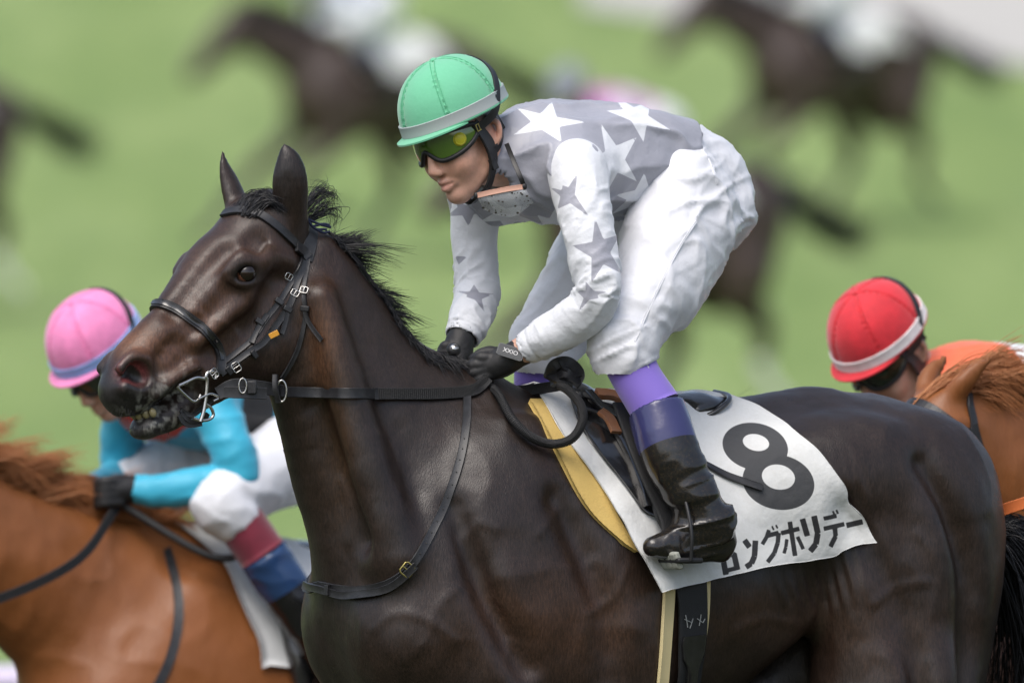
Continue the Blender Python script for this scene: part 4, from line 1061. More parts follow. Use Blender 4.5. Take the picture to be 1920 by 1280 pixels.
def sheet_mesh(name, G, t):
    nv, nu, _ = G.shape; V = G.reshape(-1, 3); F = ns([[j * nu + i, j * nu + i + 1, (j + 1) * nu + i + 1, (j + 1) * nu + i] for j in range(nv - 1) for i in range(nu - 1)])
    N = vnormals(V, F)
    if N[:, 1].mean() > 0: F = F[:, ::-1]; N = -N
    n = len(V); V2 = np.vstack([V, V - N * t]); F2 = np.vstack([F, F[:, ::-1] + n])
    bd = [j * nu for j in range(nv)] + [(nv - 1) * nu + i for i in range(nu)] + [j * nu + nu - 1 for j in range(nv)][::-1] + list(range(nu))[::-1]
    E = ns([[a, b, b + n, a + n] for a, b in zip(bd, bd[1:]) if a != b])
    return V2, np.vstack([F2, E])
fr = [(1000, 738), (1030, 790), (1062, 838), (1112, 908), (1160, 988), (1188, 1050), (1211, 1112)]
rr = [(1362, 748), (1420, 768), (1470, 800), (1530, 848), (1580, 912), (1615, 965), (1643, 1016)]
zx = lambda x, y: (1180 + x / 2.207, 700 + y / 2.207)
def ell_sd(x, y, c, rx, ry, ang):
    c = zx(*c); rx /= 2.207; ry /= 2.207; a = math.radians(ang); dx, dy = x - c[0], y - c[1]
    u_, v_ = dx * math.cos(a) + dy * math.sin(a), -dx * math.sin(a) + dy * math.cos(a); k0 = np.hypot(u_ / rx, v_ / ry) + 1e-9; k1 = np.hypot(u_ / rx ** 2, v_ / ry ** 2) + 1e-12
    return -(k0 * (k0 - 1) / k1) / PXM
def stroke_sd(x, y, pts, wd):
    q = ns([zx(*p) for p in pts]); P = np.column_stack([x, y]); d = np.full(len(P), 1e9)
    for a, b in zip(q[:-1], q[1:]):
        e = b - a; L_ = np.linalg.norm(e); e = e / L_; n_ = ns([-e[1], e[0]]); r = P - a
        u_, v_ = r @ e, r @ n_; h = wd / 2 / 2.207
        dx, dy = np.abs(u_ - L_ / 2) - L_ / 2, np.abs(v_) - h
        d = np.minimum(d, np.hypot(np.maximum(dx, 0), np.maximum(dy, 0)) + np.minimum(np.maximum(dx, dy), 0))
    return -d / PXM
def cl_extra(u, v, N):
    curl = np.exp(-(u / .10) ** 2) * sstep(.25, 1, v) * .030 + np.exp(-((1 - v) / .10) ** 2) * (.006 + .012 * (.5 + .5 * np.sin(u * 9 + 1)) * (1 - u)) + np.exp(-((1 - u) / .06) ** 2) * sstep(.3, 1, v) * .008
    rip = .0025 * np.sin(u * 17 + v * 6) * v + .002 * np.sin(v * 23 + u * 5) * (1 - u)
    return N * (curl + rip)[:, :, None]
G = cloth_sheet(fr, rr, 250, 170, .014, [(1000, 738), (1120, 742), (1362, 748)], cl_extra, 30)
cV, cF = sheet_mesh('number_cloth', G, .0022)
cx, cy = px_of(cV)
sd8 = np.maximum(ell_sd(cx, cy, (521, 302), 137, 97, 12), ell_sd(cx, cy, (617, 449), 150, 113, 12))
sd8 = np.minimum(sd8, -np.maximum(ell_sd(cx, cy, (524, 285), 55, 34, 12), ell_sd(cx, cy, (617, 428), 69, 51, 12)))
strokes = [([(385, 752), (400, 832)], 24), ([(388, 818), (452, 802)], 18), ([(432, 742), (448, 812)], 24), ([(384, 760), (440, 745)], 18),
           ([(476, 688), (498, 718)], 24), ([(482, 800), (505, 785), (518, 755), (522, 690)], 24),
           ([(578, 646), (568, 676), (550, 706)], 17), ([(566, 672), (618, 658), (614, 700), (600, 742), (572, 780)], 19), ([(590, 630), (598, 647)], 8), ([(606, 625), (614, 641)], 8),
           ([(628, 660), (704, 641)], 19), ([(664, 612), (686, 754)], 20), ([(652, 684), (648, 716), (640, 744)], 15), ([(696, 674), (720, 726)], 16),
           ([(716, 600), (737, 672)], 24), ([(764, 588), (780, 660), (772, 705), (748, 735)], 25),
           ([(804, 600), (858, 588)], 18), ([(804, 642), (890, 622)], 19), ([(850, 636), (854, 672), (832, 716)], 20), ([(842, 568), (850, 586)], 9), ([(856, 563), (864, 580)], 9),
           ([(898, 628), (966, 612)], 23)]
sdk = np.max([stroke_sd(cx, cy, p, w) for p, w in strokes], 0)
sdk = np.where(cx > 1340, sdk, -1)
# creases and worn spots in the print
M['cloth'] = mat('number_cloth', (.70, .71, .70), rough=.75, sheen=.1, mask=[('num', (.05, .052, .056)), ('kana', (.022, .022, .024))], noise=[(26, .25, (.58, .58, .55)), ((160, 160, 160), .2, (.52, .50, .44))],
                 bump=[(13, .6, .014), (45, .3, .004), (500, .25, .0008)])
ncl = empty('number_cloth', tuple(B(1400, 900, .25)))
tag(ncl, 'white saddle cloth printed with a dark number 8 and katakana, under the saddle', 'saddle cloth')
me = mesh_np('cloth', cV, cF); attr(me, 'num', sd8); attr(me, 'kana', sdk)
obj('near_panel', me, M['cloth'], ncl)
Gm = G - 2 * ((G - B.O) @ B.L)[:, :, None] * B.L
fV, fF = sheet_mesh('far_panel', Gm, .0022)
me = mesh_np('far_panel', fV, fF); attr(me, 'num', np.full(len(fV), -1.)); attr(me, 'kana', np.full(len(fV), -1.)); obj('far_panel', me, M['cloth'], ncl)
# yellow foam pad showing in front of the cloth
pf = [(990, 756), (1010, 790), (1035, 838), (1068, 905), (1105, 965), (1158, 1012), (1168, 1020)]
pr_ = [(1022, 756), (1050, 800), (1088, 860), (1122, 912), (1150, 962), (1178, 1010), (1190, 1035)]
Gp = cloth_sheet(pf, pr_, 14, 50, .012, [(983, 742), (1012, 740)], None, 25, ridge=False)
pad = empty('foam_pad', tuple(B(1060, 880, .25))); tag(pad, 'yellow foam saddle pad edge showing in front of the white cloth', 'saddle pad')
for k, GG in enumerate((Gp, Gp - 2 * ((Gp - B.O) @ B.L)[:, :, None] * B.L)):
    a, b = sheet_mesh('pad', GG, .011); o = obj('pad_side', mesh_np('pad', a, b), M['foam'], pad)
    m = o.modifiers.new('bevel', 'BEVEL'); m.width = .004; m.segments = 3; m.limit_method = 'ANGLE'
cS = Surf(cV, cF)
# saddle: small racing saddle, flaps, tongue-shaped cantle
sad = empty('saddle', tuple(B(1180, 770, 0))); tag(sad, 'small black patent racing saddle under the jockey in grey silks', 'saddle')
v = Vox(axis_pts(.02, .50, .0052), axis_pts(-.12, .40, .006), axis_pts(1.42, 1.66, .0052))
v.tube([B(1065, 752, 0), B(1130, 765, 0), B(1220, 768, 0), B(1300, 760, 0)], [.030, .035, .036, .030], k=.02, q=2.0, lat=B.L, n=5)
v.tube([B(1275, 770, .0), B(1310, 760, .0), B(1340, 752, .0)], [.022, .020, .014], k=.02, q=4.0, lat=B.L, n=5)
v.tube([B(1068, 745, .0), B(1080, 738, 0)], [.03, .022], k=.03, q=1.8, lat=B.L)
sV, sF = v.mesh(2); obj('seat', mesh_np('seat', sV, sF), M['patent'], sad)
P = catmull([B(1286, 786, .07), B(1330, 778, .09), B(1362, 756, .085), B(1366, 742, .05), B(1340, 735, -.02)], 8)
Geo().add(*pipe(P, .006)).build('cantle_edge', M['patent'], sad)
def on_cloth(name, pts, hw, t, m, parent, lift=.006, n=8, sm=4):
    P, N = cS.line(pts, n, lift, sm); return Geo().add(*sweep(P, N, hw, t)).build(name, M[m], parent), P, N
fl = [[(1068, 752), (1100, 752), (1165, 770)], [(1085, 800), (1130, 830), (1190, 850)], [(1120, 850), (1165, 890), (1215, 915)], [(1160, 900), (1190, 930), (1225, 950)], [(1200, 955), (1212, 965), (1232, 972)]]
rows = ns([catmull(ns(r, float), 10) for r in fl]); rows = ns([catmull(rows[:, i], 10) for i in range(rows.shape[1])]).transpose(1, 0, 2)
Gf = np.zeros((rows.shape[0], rows.shape[1], 3)); last = None
for j in range(rows.shape[0]):
    for i in range(rows.shape[1]):
        p, n = cS.hit(*rows[j, i])
        if p is None: p, n = HS.hit(rows[j, i][0], rows[j, i][1] + 12); 
        if p is None: p, n = last
        last = (p, n); Gf[j, i] = p + n * .010
for _ in range(10):
    Gf[1:-1] = (Gf[:-2] + 2 * Gf[1:-1] + Gf[2:]) / 4; Gf[:, 1:-1] = (Gf[:, :-2] + 2 * Gf[:, 1:-1] + Gf[:, 2:]) / 4
a, b = sheet_mesh('flap', Gf, .006); obj('flap', mesh_np('flap', a, b), M['patent'], sad)
Gfm = Gf - 2 * ((Gf - B.O) @ B.L)[:, :, None] * B.L; a, b = sheet_mesh('flap', Gfm, .006); obj('flap', mesh_np('flap', a, b), M['patent'], sad)
on_cloth('flap_roll', [(1082, 778), (1120, 790), (1150, 818), (1178, 868), (1196, 915), (1206, 955)], .007, .006, 'patent', sad, .016)
on_cloth('flap_roll', [(1095, 750), (1125, 780), (1160, 800), (1182, 822)], .010, .006, 'patent', sad, .022)
on_cloth('girth_point', [(1196, 900), (1212, 935), (1225, 975), (1238, 1000)], .008, .003, 'leather', sad, .018)
on_cloth('lining_patch', [(1118, 786), (1136, 800), (1148, 826)], .012, .004, 'tan', sad, .024)
on_cloth('torn_lining', [(1112, 756), (1140, 758), (1162, 766)], .013, .006, 'tan', sad, .026)
on_cloth('trailing_strap', [(1320, 872), (1360, 892), (1400, 905), (1428, 915)], .0075, .0025, 'leather', sad, .006)
# stirrup leather and iron
bt, an, toe, heel = boots[0]
tread = an + B.F * .07 - B.Z * .082
sl = catmull([B(1168, 755, .20), B(1195, 830, .262), B(1225, 900, .295), B(1255, 965, .315), B(1262, 1000, .325)], 8)
Geo().add(*sweep(sl, np.tile(B.L, (len(sl), 1)), .024, .003)).build('stirrup_leather', M['web'], sad)
iron = Geo().add(*box(tread, ns([B.F, B.L, B.Z]), (.030, .058, .006))).build('stirrup_tread', M['rubber'], sad, bevel=.004)
Geo().add(*box(tread + B.F * .022 + B.Z * .0, ns([unit(B.F * .35 + B.Z * .9), B.L, unit(B.F * .9 - B.Z * .35)]), (.019, .05, .006))).build('tread_rubber', M['greyrub'], iron, bevel=.004)
gg = Geo()
for i in range(4):
    for j in range(2):
        gg.add(*box(tread + B.F * .0265 + unit(B.F * .35 + B.Z * .9) * (-.009 + j * .017) + B.L * (-.034 + i * .023), ns([unit(B.F * .35 + B.Z * .9), B.L, unit(B.F * .9 - B.Z * .35)]), (.0065, .009, .0035)))
gg.build('tread_blocks', M['greyrub'], iron, bevel=.0015)
P = catmull([tread + B.L * .058, tread + B.L * .06 + B.Z * .06, tread + B.L * .03 + B.Z * .13, tread + B.Z * .15, tread - B.L * .03 + B.Z * .13, tread - B.L * .06 + B.Z * .06, tread - B.L * .058], 6)
Geo().add(*pipe(P, .0038)).build('stirrup_iron', M['rubber'], sad)
# girth
gir = empty('girth', tuple(B(1280, 1200, .27))); tag(gir, 'black webbing girth with cream elastic edges below the white number cloth', 'girth')
def on_horse(name, pts, hw, t, m, parent, lift):
    P, N = HS.line(pts, 8, lift, 5); 
    tail = [P[-1] + (B.Z * -1) * .06 * k - B.L * .012 * k * k for k in range(1, 5)]
    return Geo().add(*sweep(np.vstack([P, tail]), np.vstack([N, np.tile(N[-1], (4, 1))]), hw, t)).build(name, M[m], parent)
on_horse('webbing', [(1284, 1035), (1291, 1100), (1293, 1160), (1290, 1220), (1284, 1276)], .038, .003, 'web', gir, .012)
on_horse('elastic_edge', [(1252, 1040), (1252, 1100), (1248, 1170), (1240, 1276)], .014, .004, 'cream', gir, .006)
on_horse('elastic_edge', [(1322, 1060), (1320, 1150), (1308, 1230), (1300, 1276)], .010, .004, 'cream', gir, .004)
p, n = HS.hit(1290, 1210); a1 = unit(np.cross([0, 0, 1.], n)); 
P, N = HS.line([(1292, 1188), (1289, 1230), (1284, 1276)], 6, .017, 3)
Geo().add(*sweep(P, N, np.interp(np.linspace(0, 1, len(P)), [0, .15, .5, .7, 1], [.030, .034, .031, .018, .017]), .004)).build('buckle_guard', M['patent'], gir)
# white lettering on the webbing: two sideways signs
M['thread'] = mat('pale_thread', (.35, .36, .35), rough=.8)
g = Geo()
for pts in ([(1276, 1152), (1280, 1176)], [(1274, 1160), (1288, 1166)], [(1290, 1158), (1284, 1178)], [(1298, 1158), (1310, 1166)], [(1306, 1150), (1302, 1172)], [(1310, 1166), (1314, 1158)]):
    P, N = HS.line(pts, 4, .0162, 1); g.add(*sweep(P, N, .0008, .0008))
g.build('lettering', M['thread'], gir)
# whip in the far hand
wh = empty('whip', tuple(W(848, 690, 0))); tag(wh, 'black whip with silver butt cap held in the jockey\'s far gloved hand', 'whip')
Geo().add(*pipe(catmull([W(851, 657, -.035), W(846, 676, -.015), W(838, 720, .03), W(826, 790, .10)], 6), .0095)).build('handle', M['rubber'], wh)
q = W(851, 655, -.043); d = unit(W(851, 657, -.045) - W(846, 676, -.015)); ax = ns([unit(np.cross(d, [0, 0, 1.])), unit(np.cross(d, np.cross(d, [0, 0, 1.]))), d])
cb = Geo().add(*sphere(q, (.0155, .0155, .010), ax, 16, 8)).build('butt', M['rubber'], wh)
Geo().add(*sphere(q + d * .006, (.0095, .0095, .006), ax, 16, 8)).build('cap', M['steel'], cb)
# glove tab with lettering
p0 = W(957, 660, -.128); ta = unit(W(985, 668, -.122) - W(935, 652, -.122)); tn = unit(ns([.1, -1, .35])); tn = unit(tn - ta * (tn @ ta)); tb = np.cross(tn, ta) * -1
tb = tb if tb[2] > 0 else -tb
gt = Geo().add(*box(p0, ns([ta, tb, tn]), (.027, .0125, .002))).build('wrist_tab', M['glove'], rider, bevel=.002)
def text_on(s, p, ax, size, m, parent, name='lettering', depth=.0004):
    cu = bpy.data.curves.new('t', 'FONT'); cu.body = s; cu.size = size; cu.align_x = 'CENTER'; cu.align_y = 'CENTER'; cu.extrude = depth; cu.resolution_u = 3
    to = bpy.data.objects.new('t', cu); COL.objects.link(to); dg = bpy.context.evaluated_depsgraph_get(); me = bpy.data.meshes.new_from_object(to.evaluated_get(dg)); bpy.data.objects.remove(to)
    mt = Matrix([[ax[0][i], ax[1][i], ax[2][i], p[i]] for i in range(3)] + [[0, 0, 0, 1]]); me.transform(mt); me.name = name
    return obj(name, me, m, parent)
M['white'] = mat('white_print', (.75, .75, .75), rough=.6)
text_on('XXIO', p0 + tn * .0026, ns([ta, tb, tn]), .013, M['white'], gt)
q4 = ns([p0 + ta * sx * .027 + tb * sy * .0125 + tn * .001 for sx, sy in ((-1, -1), (1, -1), (1, 1), (-1, 1))]); q4 = np.vstack([q4[i] + (q4[(i + 1) % 4] - q4[i]) * t for i in range(4) for t in (0.08, .5, .92)])
Geo().add(*pipe(q4, .0011, True)).build('tab_piping', M['glovegrey'], gt)
# spare goggles hanging under the chin: peach foam strip, clear shield flecked with turf
M['peach'] = mat('peach_foam', (.62, .36, .27), rough=.8, bump=[(300, .5, .001)])
M['clear'] = mat('clear_shield', (.75, .78, .8), rough=.12, spec=.6)
M['clear'].node_tree.nodes['Principled BSDF'].inputs['Alpha'].default_value = .28
M['dirt'] = mat('turf_dirt', (.03, .022, .014), rough=.9)
sg = empty('spare_goggles', tuple(W(940, 360, -.1))); tag(sg, 'clear spare goggles with peach foam strip and turf flecks, under the jockey\'s chin', 'goggles')
sp = [W(893, 367, -.155), W(920, 361, -.17), W(950, 355, -.175), W(983, 350, -.165)]
ribbon('foam_strip', sp, .0055, .0025, 'peach', sg)
for p in (sp[0], sp[-1]): Geo().add(*sphere(p, (.006, .005, .008), None, 10, 8)).build('lens_clip', M['rubber'], sg)
P = catmull([sp[-1], W(975, 330, -.17), W(962, 300, -.15), W(950, 270, -.11)], 6); Geo().add(*sweep(P, np.tile(ns([0, -1., 0]), (len(P), 1)), .005, .0015)).build('elastic_strap', M['rubber'], sg)
topc = catmull(sp, 6); botc = catmull([W(905, 392, -.125), W(930, 402, -.135), W(965, 405, -.14), W(1000, 380, -.14)], 6)
GL = ns([topc * (1 - t) + botc * t + ns([0, -.012 * math.sin(t * math.pi), 0]) for t in np.linspace(0, 1, 8)])
a, b = sheet_mesh('shield', GL, .001); obj('clear_shield', mesh_np('shield', a, b), M['clear'], sg)
g = Geo(); r_ = random.Random(5)
for i in range(46):
    t, s = r_.random() ** .8, r_.random(); j, k = t * 6.9, s * (GL.shape[1] - 1.01); p = GL[int(j), int(k)] * (1 - (k % 1)) + GL[int(j), int(k) + 1] * (k % 1); p = p * (1 - j % 1) + GL[min(int(j) + 1, 7), int(k)] * (j % 1)
    rr_ = .0008 + .0016 * r_.random() ** 2; g.add(*sphere(p + ns([0, -.001, 0]), (rr_ * 1.3, rr_ * .5, rr_), None, 6, 4))
df = g.build('turf_flecks', M['dirt'], sg); df['kind'] = 'stuff'
# ------------------------------------------------------------------ hair: mane, forelock, tail
def strands(name, parent, m, roots, gen, per, r0, seed, segs=7):
    """thin three-sided hairs; gen(root, random) -> control points"""
    R = random.Random(seed); VV = []; FF = []; base = 0
    tri = ns([[math.cos(t), math.sin(t)] for t in (0, 2.094, 4.189)])
    for rt in roots:
        for _ in range(per):
            P = catmull(gen(rt, R), segs); n = len(P); T_ = np.gradient(P, axis=0); T_ /= np.linalg.norm(T_, axis=1)[:, None] + 1e-12
            a = np.cross(T_, [.3, .8, .5]); a /= np.linalg.norm(a, axis=1)[:, None] + 1e-9; b = np.cross(T_, a)
            rad = r0 * (1 - .85 * np.linspace(0, 1, n) ** 1.5) * R.uniform(.7, 1.2)
            V = (P[:, None, :] + a[:, None, :] * (tri[:, 0] * rad[:, None])[:, :, None] + b[:, None, :] * (tri[:, 1] * rad[:, None])[:, :, None]).reshape(-1, 3)
            i = np.arange(n - 1)[:, None] * 3; k = np.arange(3)[None]; k2 = (k + 1) % 3
            F = np.stack([i + k, i + k2, i + 3 + k2, i + 3 + k], 2).reshape(-1, 4) + base
            VV.append(V); FF.append(F); base += len(V)
    o = obj(name, mesh_np(name, np.vstack(VV), np.vstack(FF)), m, parent); return o
M['mane'] = mat('black_mane', (.009, .009, .011), rough=.38, spec=.5)
crest = catmull([B(582, 436), B(612, 462), B(650, 515), B(700, 600), B(750, 672), B(810, 708), B(880, 728), B(950, 742)], 14)
def mane_gen(rt, R):
    p, cl, t = rt
    s = R.gauss(0, .004); side = R.gauss(0, .010)
    root = p + B.L * side + B.F * s + B.Z * (-.012 - abs(side) * .5) + cl[0] * .0
    L_ = cl[1] * R.uniform(.7, 1.15); d = unit(cl[0] + ns([R.gauss(0, .07), R.gauss(0, .10), R.gauss(0, .07)]))
    dn = unit(d * .6 + ns([.35, .2, -.45 + cl[2] * 1.2]) + ns([R.gauss(0, .13), R.gauss(0, .13), R.gauss(0, .13)]))
    return [root, root + d * L_ * .35, root + d * L_ * .6 + dn * L_ * .15, root + d * L_ * .72 + dn * L_ * .45]
R = random.Random(3); roots = []
for i in range(len(crest)):
    t = i / (len(crest) - 1); j = min(i + 1, len(crest) - 1); ta_ = unit(crest[j] - crest[max(i - 1, 0)])
    for c in range(3):
        up = np.interp(t, [0, .15, .5, .8, 1], [.35, .30, .22, .05, -.05])
        d = unit(ta_ * .7 + ns([.35 + R.gauss(0, .08), .08 + R.gauss(0, .15), up * .9 + .18 * math.sin(t * 23) + R.gauss(0, .12)]))
        Ln = np.interp(t, [0, .12, .3, .6, .8, 1], [.06, .085, .095, .10, .085, .06]) * R.uniform(.6, 1.25)
        if R.random() < .05: Ln *= 1.6
        roots.append((crest[i] + ta_ * R.uniform(-.006, .006), (d, Ln, R.gauss(0, .5)), t))
strands('mane', horse, M['mane'], roots, mane_gen, 40, .0010, 11)
# mane lying on the near side of the crest
def flat_gen(rt, R):
    p, n, d, L_ = rt; out = []
    r = p + ns([R.gauss(0, .006), 0, R.gauss(0, .006)]); L_ *= R.uniform(.6, 1.1)
    for k in range(4):
        q, m = HS.near(r + d * L_ * k / 3 + ns([R.gauss(0, .004), 0, R.gauss(0, .004)])); out.append(q + m * (.003 + R.uniform(0, .006)))
    return out
roots = []
for i in range(10, len(crest) - 18, 1):
    q, m = HS.near(crest[i] + B.L * .012 + B.Z * -.008)
    for c in range(2): roots.append((q, m, unit(ns([.55, -.05, -.75]) + ns([R.gauss(0, .2), 0, R.gauss(0, .2)])), R.uniform(.02, .045) * (1.5 if i > 60 else 1)))
strands('mane', horse, M['mane'], roots, flat_gen, 7, .0010, 12, 4)
# forelock lying back between the ears and the tuft blowing behind them
def fore_gen(rt, R):
    c = [ns(p) + ns([R.gauss(0, .006), R.gauss(0, .01), R.gauss(0, .005)]) * (1 + .8 * k / 3) for k, p in enumerate(rt)]; return c
def lock_gen(rt, R):
    o = ns([R.gauss(0, 7), R.gauss(0, 5)]); out = []
    for k, p in enumerate(rt):
        q, n_ = HS.hit(p[0] + o[0], p[1] + o[1] * (1 - .5 * k / 3))
        if q is None: q, n_ = HS.near(H(p[0] + o[0], p[1] + o[1], 0))
        out.append(q + n_ * (.003 + .010 * math.sin(math.pi * k / 3.2) * R.random()) + ns([0, R.gauss(0, .004), 0]))
    return out
strands('forelock', horse, M['mane'], [[(462, 398), (476, 382), (496, 372), (520, 384)], [(470, 402), (488, 386), (508, 380), (528, 396)], [(456, 396), (474, 376), (494, 366), (516, 374)]], lock_gen, 120, .0010, 13)
strands('forelock', horse, M['mane'], [[H(560, 405, .0), H(585, 372, .0), H(612, 358, .0), H(630, 372, .0)], [H(565, 410, .0), H(590, 380, .01), H(618, 362, .01), H(624, 395, .01)], [H(562, 405, .0), H(590, 362, -.01), H(608, 352, -.02), H(600, 345, -.02)],
        [H(570, 415, .02), H(600, 392, .02), H(612, 378, .02), H(598, 410, .02)], [H(575, 420, .01), H(606, 400, .0), H(630, 396, .0), H(622, 428, .0)]], fore_gen, 26, .0009, 14)
tl = B(1858, 985, .0)
def tail_gen(rt, R):
    o = ns([R.gauss(0, .022), R.gauss(0, .03), R.gauss(0, .02)]); f = R.random()
    return [tl + o * .4 + ns([0, 0, -.02]), tl + ns([.04, .04, -.03]) + o, tl + ns([.09 + .06 * f, .12, -.14 - .03 * f]) + o * 2, tl + ns([.12 + .16 * f, .18, -.32 - .04 * f]) + o * 3.2, tl + ns([.10 + .30 * f, .22, -.52 + .02 * f]) + o * 4.5, tl + ns([.05 + .40 * f, .24, -.68 + .05 * f]) + o * 5.5]
strands('tail', horse, M['mane'], [0], tail_gen, 2600, .0013, 15, 5)
# whiskers
def wh_gen(rt, R):
    p, n = HS.hit(*rt); 
    if p is None: p, n = HS.near(H(*rt))
    d = unit(n + ns([R.gauss(-.2, .3), R.gauss(0, .3), R.gauss(-.6, .3)])); L_ = R.uniform(.015, .035); return [p, p + d * L_ * .5, p + d * L_ + ns([0, 0, -.004])]
wk = strands('whiskers', horse, M['mane'], [(250 + i * 6, 800 + (i % 3) * 5) for i in range(12)] + [(215 + i * 5, 762 + (i % 4) * 3) for i in range(8)], wh_gen, 2, .00035, 16)
wk['kind'] = 'stuff'
# ------------------------------------------------------------------ the other horses and riders, ground
Q = Frame(960, 0.0, 0)              # neutral frame: nose along -X, near side along -Y
def field_horse2():
    v = Vox(axis_pts(-1.62, 1.40, .0115), axis_pts(-.38, .38, .0115), axis_pts(-.02, 2.0, .0115))
    bp, bA, L = Q.P, Q.axes, Q.L
    v.ell(bp(-.25, 0, 1.195), (.60, .275, .335), bA(3), k=.05)
    v.ell(bp(.0, 0, 1.14), (.35, .225, .36), bA(-8), k=.10)
    v.tube([bp(.20, 0, 1.48), bp(.02, 0, 1.525), bp(-.2, 0, 1.50), bp(-.5, 0, 1.485), bp(-.75, 0, 1.49)], [.07, .065, .06, .07, .08], k=.12)
    v.ell(bp(-.80, 0, 1.33), (.37, .25, .25), bA(-6), k=.08)
    for s in (1, -1):
        v.ell(bp(-.62, s * .165, 1.40), (.10, .06, .08), bA(), k=.12)
        v.ell(bp(-.97, s * .125, 1.23), (.20, .135, .30), bA(12), k=.06)
        v.ell(bp(-.88, s * .145, 1.03), (.20, .12, .34), bA(4), k=.07)
        v.ell(bp(.07, s * .15, 1.25), (.12, .075, .28), bA(22), k=.05)
        v.ell(bp(.19, s * .115, 1.12), (.12, .09, .13), bA(), k=.08)
        v.ell(bp(-.03, s * .19, 1.10), (.13, .08, .2), bA(34), k=.04)
        v.ell(bp(-.20, s * .175, 1.02), (.16, .10, .18), bA(), k=.08)
    lg = lambda p, r: v.tube([bp(*q) for q in p], r, k=.05, n=3)
    lg([(-.88, .15, .95), (-.86, .16, .80), (-1.04, .14, .62), (-1.0, .13, .42), (-1.10, .13, .28), (-1.16, .13, .22)], [.16, .11, .06, .04, .036, .045])
    lg([(-.80, -.15, 1.0), (-.56, -.16, .82), (-.64, -.14, .55), (-.48, -.13, .30), (-.36, -.13, .09), (-.30, -.13, .04)], [.16, .11, .06, .04, .036, .045])
    lg([(.10, .15, .98), (.12, .15, .80), (.34, .14, .62), (.26, .14, .36), (.02, .14, .34)], [.12, .085, .055, .038, .045])
    lg([(.14, -.15, .98), (.26, -.15, .82), (.56, -.14, .62), (.80, -.13, .36), (.96, -.13, .20), (1.02, -.13, .16)], [.12, .08, .055, .038, .034, .045])
    # low stretched neck and head
    v.tube([bp(.06, 0, 1.28), bp(.34, 0, 1.40), bp(.60, 0, 1.51), bp(.76, 0, 1.58)], [.24, .175, .135, .115], k=.07, q=.64, lat=L, n=5)
    v.tube([bp(.12, 0, 1.53), bp(.40, 0, 1.575), bp(.66, 0, 1.66), bp(.77, 0, 1.68)], [.06, .05, .045, .045], k=.07)
    a = math.radians(-40); e1 = Q.F * math.cos(a) + Q.Z * math.sin(a); e2 = -Q.F * math.sin(a) + Q.Z * math.cos(a); o = bp(.78, 0, 1.66)
    h = lambda s, t, l=0: o + e1 * s + e2 * t + Q.L * l
    A = np.array([e1, Q.L, e2])
    v.ell(h(.03, -.02), (.10, .078, .085), A, k=.04)
    v.tube([h(.06, 0), h(.18, .0), h(.28, -.005)], [.075, .078, .058], k=.03, q=1.02, lat=L)
    v.tube([h(.28, -.005), h(.42, -.01), h(.52, -.025)], [.055, .047, .045], k=.03, q=.9, lat=L)
    v.tube([h(.46, -.04), h(.56, -.05)], [.052, .045], k=.03, q=1.05, lat=L)
    v.tube([h(.12, -.10), h(.28, -.095), h(.44, -.10), h(.54, -.10)], [.07, .048, .032, .024], k=.03, lat=L, q=.95)
    for s in (1, -1):
        v.ell(h(.13, -.09, s * .045), (.10, .036, .095), A, k=.05)
        v.ell(h(.16, .015, s * .085), (.034, .022, .026), A, k=.03)
        v.tube([h(.0, .045, s * .05), h(-.055, .062, s * .080), h(-.125, .065, s * .092)], [.024, .024, .004], k=.02, q=.7, lat=L)
        v.ell(h(.545, -.035, s * .05), (.018, .016, .013), A, k=.01, op='sub')
    v.tube([h(.62, -.085), h(.50, -.078)], [.010, .003], k=.008, op='sub', q=6, lat=L)
    V, F = v.mesh(3); N = vnormals(V, F)
    V = V + N * (fbm(V * 8, 3, 3) * .006 + (1 - np.abs(vnoise(V * 10, 33))) ** 3 * .004)[:, None]
    return V, F, h
h2v, h2f, hh = field_horse2()
h2s = Surf(h2v, h2f)
def coat2(base, dark, light):
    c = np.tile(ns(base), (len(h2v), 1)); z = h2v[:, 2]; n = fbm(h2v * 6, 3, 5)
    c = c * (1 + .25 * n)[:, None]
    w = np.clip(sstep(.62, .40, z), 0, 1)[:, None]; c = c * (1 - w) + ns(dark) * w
    w = np.clip(sstep(.0, .6, fbm(h2v * 3, 2, 8)), 0, 1)[:, None] * .5; c = c * (1 - w) + ns(light) * w
    return np.clip(c, .003, 1)
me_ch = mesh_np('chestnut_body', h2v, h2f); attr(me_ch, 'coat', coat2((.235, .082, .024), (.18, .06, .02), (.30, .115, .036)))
me_bay = mesh_np('bay_body', h2v, h2f); bc = coat2((.050, .032, .028), (.026, .024, .026), (.060, .038, .030))  # bay coat colour lightened to imitate haze and flare over the far horses
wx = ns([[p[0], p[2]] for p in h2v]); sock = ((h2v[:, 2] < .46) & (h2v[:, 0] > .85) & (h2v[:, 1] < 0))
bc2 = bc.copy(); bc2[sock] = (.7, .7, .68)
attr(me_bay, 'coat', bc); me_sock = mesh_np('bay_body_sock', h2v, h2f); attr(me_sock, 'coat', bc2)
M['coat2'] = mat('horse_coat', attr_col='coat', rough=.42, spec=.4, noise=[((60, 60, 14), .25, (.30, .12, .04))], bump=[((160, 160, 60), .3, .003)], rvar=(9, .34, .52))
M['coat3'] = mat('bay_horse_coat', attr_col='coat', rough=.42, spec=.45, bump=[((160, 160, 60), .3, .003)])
M['chestnut_mane'] = mat('chestnut_mane', (.42, .16, .055), rough=.5, noise=[(30, .5, (.55, .26, .11))])
